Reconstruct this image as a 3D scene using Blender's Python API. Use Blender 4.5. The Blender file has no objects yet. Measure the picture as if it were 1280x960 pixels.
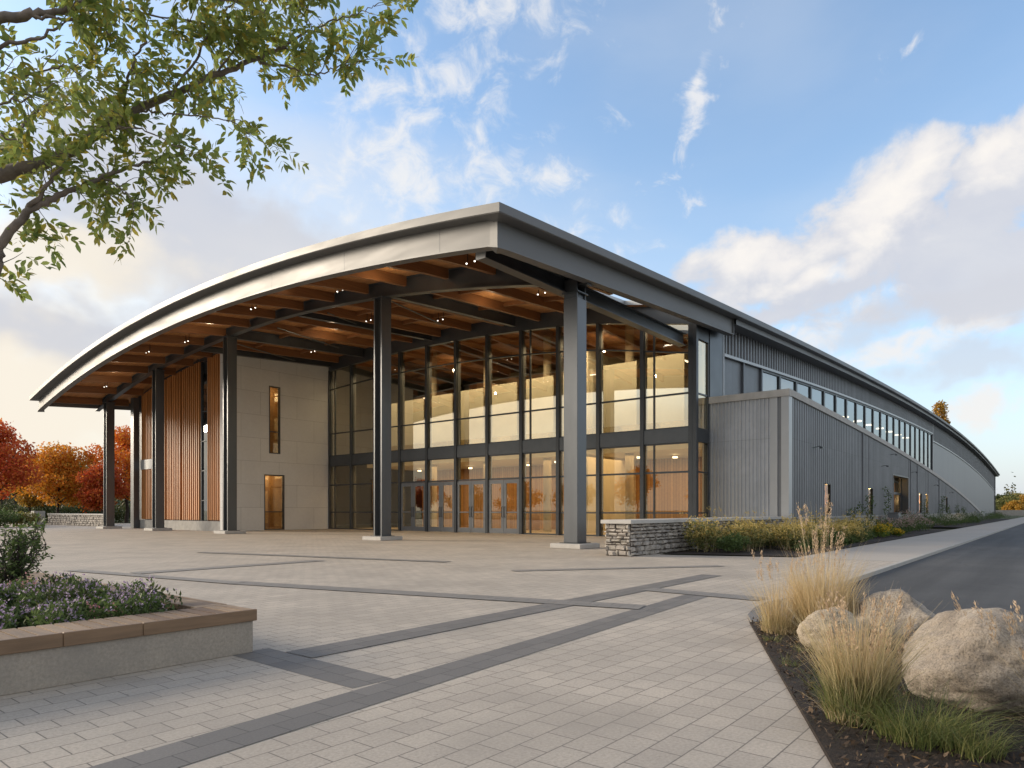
import bpy, math, random
import numpy as np
from mathutils import Vector
random.seed(7)
R = np.random.default_rng(11)
SC = bpy.context.scene
COL = SC.collection
PI = math.pi
E, F, HY = 1.5, 849.0, 638.0           # eye height, focal length and horizon of the survey of the photograph
TH = math.atan2(849, 686)              # bearing of the hall's long axis
CT, ST = math.cos(TH), math.sin(TH)

# site grid: q runs along the hall, p across it
def W(q, p, z=0.0): return (CT*q - ST*p, ST*q + CT*p, z)
def Q(x, y): return (CT*x + ST*y, -ST*x + CT*y)
def at(px, py, z=0.0):
    Y = (E - z)*F/(py - HY)
    return Q((px - 640)/F*Y, Y)
def far(px, Y): return Q((px - 640)/F*Y, Y)

# ------------------------------------------------------------------ materials
def newmat(name):
    m = bpy.data.materials.new(name); m.use_nodes = True
    nt = m.node_tree
    b = nt.nodes['Principled BSDF']
    return m, nt, b
def N(nt, t, **kw):
    n = nt.nodes.new(t)
    for k, v in kw.items():
        if k in n.inputs.keys() if isinstance(k, str) else False: n.inputs[k].default_value = v
        else: setattr(n, k, v)
    return n
def L(nt, a, b): nt.links.new(a, b)
def c4(c): return (c[0], c[1], c[2], 1.0)
def mixc(nt, fac, a, b, blend='MIX'):
    n = nt.nodes.new('ShaderNodeMix'); n.data_type = 'RGBA'; n.blend_type = blend
    for s, v in ((0, fac), (6, a), (7, b)):
        if hasattr(v, 'is_linked') or hasattr(v, 'links'): L(nt, v, n.inputs[s])
        else: n.inputs[s].default_value = v if s == 0 else c4(v)
    return n.outputs[2]
def math_(nt, op, a, b=None, c=None, clamp=False):
    n = nt.nodes.new('ShaderNodeMath'); n.operation = op; n.use_clamp = clamp
    for i, v in enumerate((a, b, c)):
        if v is None: continue
        if hasattr(v, 'links'): L(nt, v, n.inputs[i])
        else: n.inputs[i].default_value = v
    return n.outputs[0]
def ramp(nt, fac, stops):
    n = nt.nodes.new('ShaderNodeValToRGB'); cr = n.color_ramp
    while len(cr.elements) < len(stops): cr.elements.new(0.5)
    for e, (p, c) in zip(cr.elements, stops): e.position = p; e.color = c4(c)
    L(nt, fac, n.inputs[0]); return n.outputs[0]
def noise(nt, vec, scale, detail=4, rough=0.55):
    n = nt.nodes.new('ShaderNodeTexNoise'); n.inputs['Scale'].default_value = scale
    n.inputs['Detail'].default_value = detail; n.inputs['Roughness'].default_value = rough
    if vec is not None: L(nt, vec, n.inputs['Vector'])
    return n.outputs['Fac']
def objco(nt, scale=None):
    t = nt.nodes.new('ShaderNodeTexCoord'); o = t.outputs['Object']
    if scale:
        m = nt.nodes.new('ShaderNodeMapping'); m.inputs['Scale'].default_value = scale
        L(nt, o, m.inputs['Vector']); o = m.outputs['Vector']
    return o
def bump(nt, b, h, strength, dist=0.02):
    n = nt.nodes.new('ShaderNodeBump'); n.inputs['Strength'].default_value = strength
    n.inputs['Distance'].default_value = dist
    L(nt, h, n.inputs['Height']); L(nt, n.outputs['Normal'], b.inputs['Normal'])

def mat(name, col, rough=0.6, metal=0.0, var=0.12, ns=2.0, bs=0, bst=0.2, bd=0.01, stretch=None, spec=None):
    m, nt, b = newmat(name)
    v = objco(nt, stretch)
    f = noise(nt, v, ns, 6, 0.6)
    f = ramp(nt, f, [(0.3, (0, 0, 0)), (0.7, (1, 1, 1))])
    L(nt, mixc(nt, f, [x*(1-var) for x in col], [x*(1+var) for x in col]), b.inputs['Base Color'])
    r = math_(nt, 'MULTIPLY_ADD', f, 0.12, rough - 0.06)
    L(nt, r, b.inputs['Roughness']); b.inputs['Metallic'].default_value = metal
    if spec is not None: b.inputs['Specular IOR Level'].default_value = spec
    if bs: bump(nt, b, noise(nt, v, bs, 6, 0.65), bst, bd)
    return m

def brickmat(name, c1, c2, mortar, bw, rh, ms, axes='xy', off=0.5, rough=0.7, grain=0.15, gs=40, bst=0.35, stain=0.1, stain_s=0.35, stainc=(0.3, 0.28, 0.26), msm=0.1, metal=0.0, spots=0.0):
    m, nt, b = newmat(name)
    o = objco(nt)
    s = nt.nodes.new('ShaderNodeSeparateXYZ'); L(nt, o, s.inputs[0])
    c = nt.nodes.new('ShaderNodeCombineXYZ')
    ix = {'x': 0, 'y': 1, 'z': 2}
    L(nt, s.outputs[ix[axes[0]]], c.inputs[0]); L(nt, s.outputs[ix[axes[1]]], c.inputs[1])
    br = nt.nodes.new('ShaderNodeTexBrick'); L(nt, c.outputs[0], br.inputs['Vector'])
    br.offset = off; br.inputs['Scale'].default_value = 1.0
    br.inputs['Color1'].default_value = c4(c1); br.inputs['Color2'].default_value = c4(c2)
    br.inputs['Mortar'].default_value = c4(mortar); br.inputs['Mortar Size'].default_value = ms
    br.inputs['Mortar Smooth'].default_value = msm; br.inputs['Brick Width'].default_value = bw
    br.inputs['Row Height'].default_value = rh; br.inputs['Bias'].default_value = 0.0
    g = noise(nt, o, gs, 5, 0.7)
    gg = ramp(nt, g, [(0.25, (1-grain,)*3), (0.75, (1+grain,)*3)])
    col = mixc(nt, 1.0, br.outputs['Color'], gg, 'MULTIPLY')
    st = ramp(nt, noise(nt, o, stain_s, 6, 0.6), [(0.4, (0, 0, 0)), (0.7, (1, 1, 1))])
    sf = math_(nt, 'MULTIPLY', st, stain)
    col = mixc(nt, sf, col, stainc)
    if spots:
        s1 = ramp(nt, noise(nt, o, 2.3, 3, 0.5), [(0.70, (0, 0, 0)), (0.74, (1, 1, 1))])
        s2 = ramp(nt, noise(nt, o, 17, 2, 0.5), [(0.735, (0, 0, 0)), (0.76, (1, 1, 1))])
        col = mixc(nt, math_(nt, 'MULTIPLY', s1, spots), col, [x*.55 for x in c1])
        col = mixc(nt, math_(nt, 'MULTIPLY', s2, spots*1.6), col, [x*.35 for x in c1])
    L(nt, col, b.inputs['Base Color'])
    b.inputs['Roughness'].default_value = rough; b.inputs['Metallic'].default_value = metal
    h = math_(nt, 'SUBTRACT', math_(nt, 'MULTIPLY', g, 0.25), br.outputs['Fac'])
    bump(nt, b, h, bst, 0.01)
    return m

def leafmat(name, cols, trans=0.35, rough=0.55, zcols=None, zr=(0, 1)):
    m, nt, b = newmat(name)
    g = nt.nodes.new('ShaderNodeNewGeometry')
    n = len(cols)
    col = ramp(nt, g.outputs['Random Per Island'], [((i + 0.5)/n, c) for i, c in enumerate(cols)])
    if zcols:
        s = nt.nodes.new('ShaderNodeSeparateXYZ'); L(nt, objco(nt), s.inputs[0])
        z = math_(nt, 'DIVIDE', math_(nt, 'SUBTRACT', s.outputs[2], zr[0]), zr[1]-zr[0], clamp=True)
        zc = ramp(nt, z, [(i/(len(zcols)-1), c) for i, c in enumerate(zcols)])
        col = mixc(nt, 0.6, col, zc)
    L(nt, col, b.inputs['Base Color']); b.inputs['Roughness'].default_value = rough
    b.inputs['Specular IOR Level'].default_value = 0.3
    t = nt.nodes.new('ShaderNodeBsdfTranslucent'); L(nt, col, t.inputs['Color'])
    mx = nt.nodes.new('ShaderNodeMixShader'); mx.inputs[0].default_value = trans
    L(nt, b.outputs[0], mx.inputs[1]); L(nt, t.outputs[0], mx.inputs[2])
    L(nt, mx.outputs[0], nt.nodes['Material Output'].inputs['Surface'])
    return m

def glassmat(name, tint=(0.86, 0.83, 0.74), base=0.22, refl=(1, 0.97, 0.9)):
    m, nt, b = newmat(name); nt.nodes.remove(b)
    t = nt.nodes.new('ShaderNodeBsdfTransparent'); t.inputs['Color'].default_value = c4(tint)
    g = nt.nodes.new('ShaderNodeBsdfGlossy'); g.inputs['Roughness'].default_value = 0.0
    g.inputs['Color'].default_value = c4(refl)
    nz = nt.nodes.new('ShaderNodeBump'); nz.inputs['Strength'].default_value = 0.03; nz.inputs['Distance'].default_value = 0.01
    L(nt, noise(nt, objco(nt), 0.5, 2), nz.inputs['Height']); L(nt, nz.outputs[0], g.inputs['Normal'])
    lw = nt.nodes.new('ShaderNodeLayerWeight'); lw.inputs['Blend'].default_value = 0.5
    f = math_(nt, 'MULTIPLY_ADD', math_(nt, 'POWER', lw.outputs['Facing'], 2.0), 0.38, base, clamp=True)
    mx = nt.nodes.new('ShaderNodeMixShader'); L(nt, f, mx.inputs[0])
    L(nt, t.outputs[0], mx.inputs[1]); L(nt, g.outputs[0], mx.inputs[2])
    L(nt, mx.outputs[0], nt.nodes['Material Output'].inputs['Surface'])
    return m
def emit(name, col, s):
    m, nt, b = newmat(name)
    b.inputs['Base Color'].default_value = c4(col); b.inputs['Emission Color'].default_value = c4(col)
    b.inputs['Emission Strength'].default_value = s
    return m

M = {}
M['steel'] = mat('steel_paint', (0.085, 0.094, 0.104), 0.36, 0.45, 0.12, 1.2, 60, 0.04)
M['steel2'] = mat('column_paint', (0.125, 0.133, 0.143), 0.38, 0.55, 0.1, 1.0, 60, 0.04, stretch=(1, 1, 0.25))
M['column_d'] = mat('dark_column_paint', (0.105, 0.112, 0.12), 0.34, 0.5, 0.1, 1.0, 60, 0.04, stretch=(1, 1, 0.25))
M['fascia'] = mat('fascia_metal', (0.145, 0.145, 0.145), 0.5, 0.25, 0.05, 0.8, stretch=(0.4, 0.4, 3))
M['roofmetal'] = mat('roof_metal', (0.40, 0.41, 0.42), 0.4, 0.6, 0.08, 0.5)
M['trim'] = mat('pale_trim', (0.42, 0.43, 0.44), 0.4, 0.3, 0.06, 1)
M['frame'] = mat('window_frame', (0.055, 0.062, 0.07), 0.4, 0.3, 0.1, 2)
M['door'] = mat('door_paint', (0.17, 0.18, 0.193), 0.4, 0.35, 0.08, 2)
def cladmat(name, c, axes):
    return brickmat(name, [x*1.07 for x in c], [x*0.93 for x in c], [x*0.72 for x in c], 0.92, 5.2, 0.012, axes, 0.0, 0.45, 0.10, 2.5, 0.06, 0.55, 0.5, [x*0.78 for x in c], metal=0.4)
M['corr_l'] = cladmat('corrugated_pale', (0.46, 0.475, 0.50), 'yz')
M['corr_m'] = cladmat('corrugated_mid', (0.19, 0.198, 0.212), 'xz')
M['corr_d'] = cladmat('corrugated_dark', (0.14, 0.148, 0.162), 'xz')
M['panel_s'] = brickmat('smooth_panel', (0.20, 0.207, 0.218), (0.185, 0.192, 0.205), (0.16, 0.165, 0.175), 1.2, 40, 0.012, 'xz', 0, 0.45, 0.04, 3, 0.1, 0.0)
M['soffit'] = brickmat('soffit_boards', (0.54, 0.262, 0.10), (0.42, 0.195, 0.072), (0.10, 0.04, 0.015), 4.0, 0.16, 0.008, 'yx', 0.4, 0.5, 0.22, 9, 0.2, 0.25, 0.3, (0.2, 0.08, 0.03))
M['glulam'] = mat('glulam_timber', (0.22, 0.098, 0.038), 0.5, 0, 0.25, 3, 30, 0.08, stretch=(0.15, 2, 6))
M['slat'] = mat('cedar_slats', (0.46, 0.195, 0.062), 0.5, 0, 0.3, 1.3, 30, 0.08, stretch=(3, 3, 0.15))
M['whitewall'] = brickmat('pale_cement_panels', (0.66, 0.66, 0.65), (0.62, 0.62, 0.615), (0.39, 0.39, 0.385), 3.1, 1.72, 0.012, 'xz', 0.5, 0.6, 0.05, 6, 0.15, 0.2, 0.4, (0.48, 0.46, 0.43))
M['concrete'] = mat('concrete', (0.33, 0.32, 0.30), 0.8, 0, 0.2, 2.2, 45, 0.25, 0.006)
M['bench_con'] = brickmat('bench_concrete', (0.34, 0.295, 0.242), (0.32, 0.278, 0.228), (0.3, 0.27, 0.23), 50, 50, 0.0, 'xz', 0, 0.8, 0.26, 38, 0.4, 0.55, 1.6, (0.22, 0.2, 0.175))
M['cap'] = mat('stone_cap', (0.45, 0.43, 0.40), 0.75, 0, 0.12, 2, 40, 0.2)
M['interior'] = mat('interior_plaster', (0.62, 0.56, 0.44), 0.7, 0, 0.05, 1)
M['pillar'] = mat('pillar_paint', (0.34, 0.29, 0.21), 0.6, 0, 0.08, 1)
M['screen'] = mat('cream_reflection', (0.56, 0.53, 0.43), 0.75, 0, 0.10, 0.5)  # cream colour standing in for sky reflected in the upper panes
M['inwood'] = brickmat('interior_timber_wall', (0.40, 0.225, 0.088), (0.29, 0.15, 0.055), (0.09, 0.045, 0.018), 40, 0.22, 0.012, 'zy', 0.3, 0.5, 0.2, 6, 0.2, 0.2, 0.4, (0.25, 0.11, 0.04))
M['infloor'] = mat('interior_floor', (0.35, 0.30, 0.24), 0.3, 0, 0.1, 1)
M['glass'] = glassmat('clear_glass', (0.92, 0.86, 0.70), 0.46, (1, 0.93, 0.76))
M['glass_d'] = glassmat('door_glass', (0.85, 0.78, 0.62), 0.16, (1, 0.92, 0.75))
M['glass_c'] = glassmat('hall_glass', (0.55, 0.56, 0.55), 0.16, (0.95, 0.98, 1))
M['glass_w'] = glassmat('wing_glass', (0.9, 0.8, 0.6), 0.03)
M['lamp'] = emit('lit_lamp', (1.0, 0.86, 0.62), 1.5)
M['lamp_w'] = emit('lit_lamp_bright', (1.0, 0.92, 0.8), 1.5)
M['black'] = mat('black_metal', (0.025, 0.026, 0.028), 0.45, 0.3, 0.1)
M['paver'] = brickmat('pale_pavers', (0.475, 0.415, 0.346), (0.405, 0.354, 0.298), (0.165, 0.145, 0.123), 0.31, 0.225, 0.005, 'xy', 0.5, 0.75, 0.26, 42, 0.5, 0.6, 0.55, (0.27, 0.24, 0.205), spots=0.35)
M['paver_d'] = brickmat('dark_pavers', (0.185, 0.172, 0.16), (0.145, 0.136, 0.128), (0.085, 0.08, 0.075), 0.36, 0.24, 0.005, 'xy', 0.5, 0.72, 0.2, 55, 0.4, 0.2, 0.4, (0.11, 0.105, 0.1))
M['paver_m'] = brickmat('mid_grey_pavers', (0.255, 0.238, 0.218), (0.22, 0.207, 0.192), (0.10, 0.095, 0.09), 0.46, 0.25, 0.006, 'xy', 0.5, 0.72, 0.2, 55, 0.4, 0.3, 0.4, (0.24, 0.22, 0.2))
M['paver_n'] = brickmat('grey_pavers', (0.215, 0.20, 0.185), (0.18, 0.169, 0.157), (0.08, 0.077, 0.074), 0.36, 0.24, 0.005, 'xy', 0.5, 0.72, 0.2, 55, 0.4, 0.3, 0.4, (0.24, 0.22, 0.2))
M['walkway'] = brickmat('walkway_concrete', (0.41, 0.372, 0.33), (0.38, 0.345, 0.305), (0.2, 0.182, 0.16), 2.6, 3.0, 0.012, 'xy', 0.0, 0.8, 0.1, 50, 0.3, 0.3, 0.3, (0.29, 0.275, 0.255))
M['road'] = mat('asphalt', (0.055, 0.055, 0.057), 0.8, 0, 0.28, 0.35, 90, 0.5, 0.012)
def roadmat():
    m, nt, b = newmat('asphalt')
    o = objco(nt)
    f = ramp(nt, noise(nt, o, 0.35, 7, 0.65), [(0.3, (0.044, 0.044, 0.046)), (0.7, (0.072, 0.071, 0.07))])
    t = noise(nt, objco(nt, (0.05, 1.1, 1)), 1.0, 4, 0.6)
    f = mixc(nt, 1.0, f, ramp(nt, t, [(0.35, (.75,)*3), (0.65, (1.25,)*3)]), 'MULTIPLY')
    gr = noise(nt, o, 110, 3, 0.7)
    f = mixc(nt, 1.0, f, ramp(nt, gr, [(0.3, (.7,)*3), (0.7, (1.35,)*3)]), 'MULTIPLY')
    v = nt.nodes.new('ShaderNodeTexVoronoi'); v.feature = 'DISTANCE_TO_EDGE'; v.inputs['Scale'].default_value = 0.22
    wv = nt.nodes.new('ShaderNodeVectorMath'); wv.operation = 'ADD'; L(nt, o, wv.inputs[0])
    nn = nt.nodes.new('ShaderNodeTexNoise'); nn.inputs['Scale'].default_value = 1.2; nn.inputs['Detail'].default_value = 5; L(nt, o, nn.inputs['Vector']); L(nt, nn.outputs['Color'], wv.inputs[1]); L(nt, wv.outputs[0], v.inputs['Vector'])
    ck = ramp(nt, v.outputs['Distance'], [(0.0, (1, 1, 1)), (0.006, (0, 0, 0))])
    f = mixc(nt, math_(nt, 'MULTIPLY', ck, 0.55), f, (0.025, 0.025, 0.026))
    L(nt, f, b.inputs['Base Color']); b.inputs['Roughness'].default_value = 0.82
    bump(nt, b, gr, 0.5, 0.01); return m
M['road'] = roadmat()
M['kerb'] = mat('kerb_concrete', (0.38, 0.365, 0.34), 0.8, 0, 0.12, 2, 40, 0.2)
M['lawn'] = mat('lawn', (0.075, 0.085, 0.03), 0.9, 0, 0.35, 0.4, 12, 0.6, 0.05)
M['mulch'] = mat('mulch', (0.028, 0.019, 0.014), 0.9, 0, 0.5, 25, 40, 0.9, 0.04)
M['soil'] = mat('soil', (0.032, 0.024, 0.018), 0.9, 0, 0.4, 18, 30, 0.8, 0.03)
M['bench_wood'] = mat('bench_boards', (0.27, 0.175, 0.112), 0.55, 0, 0.3, 2.2, 40, 0.15, 0.006, stretch=(5, 0.6, 5))
M['bench_edge'] = mat('bench_edge_board', (0.20, 0.124, 0.070), 0.5, 0, 0.3, 2.5, 40, 0.15, 0.006, stretch=(0.5, 5, 6))
M['bark'] = mat('bark', (0.19, 0.155, 0.13), 0.85, 0, 0.35, 9, 25, 0.7, 0.02, stretch=(1, 1, 0.5))
M['bark_d'] = mat('bark_dark', (0.055, 0.042, 0.035), 0.9, 0, 0.3, 5, 15, 0.5)

def boardmat(name, cols):
    m, nt, b = newmat(name); g = nt.nodes.new('ShaderNodeNewGeometry')
    c = ramp(nt, g.outputs['Random Per Island'], [((i+.5)/len(cols), x) for i, x in enumerate(cols)])
    v = objco(nt, (14, 0.9, 14)); f = noise(nt, v, 2.0, 6, 0.7)
    c = mixc(nt, 1.0, c, ramp(nt, f, [(0.3, (.72,)*3), (0.7, (1.25,)*3)]), 'MULTIPLY')
    w = ramp(nt, noise(nt, objco(nt), 1.4, 5, .6), [(0.45, (0, 0, 0)), (0.7, (1, 1, 1))])
    c = mixc(nt, math_(nt, 'MULTIPLY', w, .45), c, (0.20, 0.165, 0.135))
    L(nt, c, b.inputs['Base Color']); b.inputs['Roughness'].default_value = .65
    bump(nt, b, f, .25, .006); return m
M['bench_wood'] = boardmat('bench_boards', [(0.28, 0.185, 0.108), (0.19, 0.122, 0.072), (0.36, 0.245, 0.15), (0.25, 0.168, 0.105), (0.16, 0.10, 0.06)])
def stonemat(name, cols, sc, rough=0.85):
    m, nt, b = newmat(name)
    g = nt.nodes.new('ShaderNodeNewGeometry')
    o = objco(nt)
    c = ramp(nt, g.outputs['Random Per Island'], [((i+.5)/len(cols), x) for i, x in enumerate(cols)])
    n1 = ramp(nt, noise(nt, o, sc, 7, 0.7), [(0.3, (0.65,)*3), (0.7, (1.3,)*3)])
    L(nt, mixc(nt, 1.0, c, n1, 'MULTIPLY'), b.inputs['Base Color'])
    b.inputs['Roughness'].default_value = rough
    bump(nt, b, noise(nt, o, sc*2, 6, 0.7), 0.6, 0.02)
    return m
M['rubble'] = stonemat('rubble_stone', [(0.36, 0.33, 0.29), (0.46, 0.42, 0.37), (0.28, 0.255, 0.23), (0.40, 0.36, 0.32)], 9)
def bouldermat(name, base, dark, light):
    m, nt, b = newmat(name)
    o = objco(nt)
    f1 = noise(nt, o, 3.0, 8, 0.65)
    c = ramp(nt, f1, [(0.3, dark), (0.52, base), (0.75, light)])
    sp = ramp(nt, noise(nt, o, 60, 4, 0.8), [(0.36, (0.35,)*3), (0.5, (1,)*3), (0.68, (1.35,)*3)])
    c = mixc(nt, 0.8, c, sp, 'MULTIPLY')
    L(nt, c, b.inputs['Base Color']); b.inputs['Roughness'].default_value = 0.85
    h = math_(nt, 'ADD', math_(nt, 'MULTIPLY', noise(nt, o, 14, 10, 0.75), 1.0), math_(nt, 'MULTIPLY', noise(nt, o, 70, 4, 0.7), 0.4))
    bump(nt, b, h, 0.9, 0.03)
    return m
M['boulder'] = bouldermat('granite', (0.37, 0.315, 0.255), (0.21, 0.175, 0.14), (0.49, 0.43, 0.365))
M['boulder_t'] = bouldermat('tan_granite', (0.44, 0.37, 0.28), (0.28, 0.23, 0.175), (0.55, 0.47, 0.38))

M['leaf_g'] = leafmat('ash_leaves', [(0.23, 0.30, 0.08), (0.27, 0.32, 0.08), (0.19, 0.26, 0.08), (0.32, 0.34, 0.08), (0.22, 0.29, 0.11), (0.42, 0.36, 0.07)], 0.58, 0.4)
M['leaf_red'] = leafmat('red_leaves', [(0.62, 0.12, 0.04), (0.54, 0.08, 0.035), (0.72, 0.25, 0.04), (0.40, 0.06, 0.035), (0.66, 0.17, 0.04)], 0.45)
M['leaf_or'] = leafmat('orange_leaves', [(0.68, 0.29, 0.03), (0.74, 0.37, 0.04), (0.60, 0.19, 0.03), (0.46, 0.29, 0.05), (0.70, 0.24, 0.03)], 0.45)
M['leaf_ro'] = leafmat('red_orange_leaves', [(0.66, 0.17, 0.03), (0.74, 0.25, 0.03), (0.56, 0.10, 0.03), (0.70, 0.32, 0.04)], 0.45)
M['leaf_y'] = leafmat('golden_leaves', [(0.50, 0.27, 0.04), (0.42, 0.21, 0.04), (0.30, 0.22, 0.05), (0.54, 0.32, 0.05)], 0.4)
M['leaf_ol'] = leafmat('olive_leaves', [(0.17, 0.175, 0.05), (0.24, 0.205, 0.06), (0.13, 0.14, 0.045), (0.28, 0.22, 0.06)], 0.4)
M['leaf_gr'] = leafmat('goldenrod_leaves', [(0.15, 0.18, 0.06), (0.20, 0.20, 0.07), (0.30, 0.26, 0.09), (0.12, 0.14, 0.05)], 0.4)
M['leaf_dk'] = leafmat('dark_leaves', [(0.055, 0.08, 0.03), (0.075, 0.10, 0.035), (0.10, 0.11, 0.04)], 0.35)
M['needle'] = leafmat('needles', [(0.03, 0.04, 0.02), (0.045, 0.055, 0.028), (0.06, 0.06, 0.03)], 0.2)
M['leaf_m'] = leafmat('mid_green_leaves', [(0.10, 0.15, 0.045), (0.08, 0.125, 0.04), (0.13, 0.18, 0.055), (0.065, 0.095, 0.035)], 0.4)
M['leaf_b'] = leafmat('bright_green_leaves', [(0.13, 0.19, 0.03), (0.10, 0.16, 0.03), (0.17, 0.21, 0.04)], 0.4)
M['fl_p'] = leafmat('mauve_petals', [(0.42, 0.30, 0.46), (0.50, 0.38, 0.52), (0.36, 0.25, 0.42), (0.6, 0.5, 0.6)], 0.3)
M['fl_k'] = leafmat('pink_petals', [(0.50, 0.24, 0.26), (0.55, 0.32, 0.32), (0.42, 0.17, 0.2)], 0.3)
M['fl_pk2'] = leafmat('dusty_pink_heads', [(0.40, 0.29, 0.24), (0.46, 0.35, 0.30), (0.34, 0.23, 0.2)], 0.3)
M['fl_y'] = leafmat('yellow_heads', [(0.56, 0.43, 0.12), (0.48, 0.36, 0.11), (0.42, 0.32, 0.12), (0.62, 0.50, 0.2)], 0.35)
M['fl_yb'] = leafmat('bright_yellow_heads', [(0.62, 0.42, 0.03), (0.52, 0.34, 0.03)], 0.35)
M['fl_w'] = leafmat('cream_heads', [(0.56, 0.52, 0.43), (0.48, 0.44, 0.35), (0.62, 0.57, 0.5)], 0.3)
M['straw'] = leafmat('straw_stems', [(0.609, 0.464, 0.266), (0.712, 0.566, 0.348), (0.509, 0.374, 0.197), (0.768, 0.643, 0.435)], 0.35)
M['tuft'] = leafmat('ornamental_grass', [(0.634, 0.494, 0.289), (0.458, 0.383, 0.199), (0.740, 0.600, 0.362), (0.311, 0.322, 0.138)], 0.35,
                    zcols=[(0.094, 0.132, 0.049), (0.157, 0.178, 0.070), (0.535, 0.438, 0.243), (0.701, 0.560, 0.333)], zr=(0.05, 0.58))
M['tuft_t'] = leafmat('dry_grass', [(0.656, 0.499, 0.287), (0.525, 0.413, 0.223), (0.793, 0.637, 0.390), (0.423, 0.367, 0.176)], 0.35,
                    zcols=[(0.213, 0.202, 0.090), (0.525, 0.413, 0.223), (0.685, 0.539, 0.315)], zr=(0.02, 0.5))
M['tuft_g'] = leafmat('green_grass', [(0.13, 0.17, 0.05), (0.10, 0.13, 0.045), (0.19, 0.22, 0.07), (0.30, 0.27, 0.11), (0.22, 0.24, 0.08)], 0.35)
M['seed'] = leafmat('seed_heads', [(0.610, 0.450, 0.290), (0.709, 0.549, 0.380), (0.526, 0.377, 0.247)], 0.35)
M['chip'] = leafmat('bark_chips', [(0.05, 0.035, 0.025), (0.09, 0.06, 0.04), (0.03, 0.022, 0.017), (0.15, 0.105, 0.07)], 0.0, 0.85)
M['litter'] = leafmat('dry_leaf_litter', [(0.36, 0.24, 0.10), (0.28, 0.16, 0.06), (0.2, 0.12, 0.05)], 0.2)

# ------------------------------------------------------------------ mesh helpers
def link(o, parent=None):
    COL.objects.link(o)
    if parent is not None: o.parent = parent
    return o
def tag(o, label=None, cat=None, group=None, kind=None):
    if label: o['label'] = label
    if cat: o['category'] = cat
    if group: o['group'] = group
    if kind: o['kind'] = kind
    return o

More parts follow.
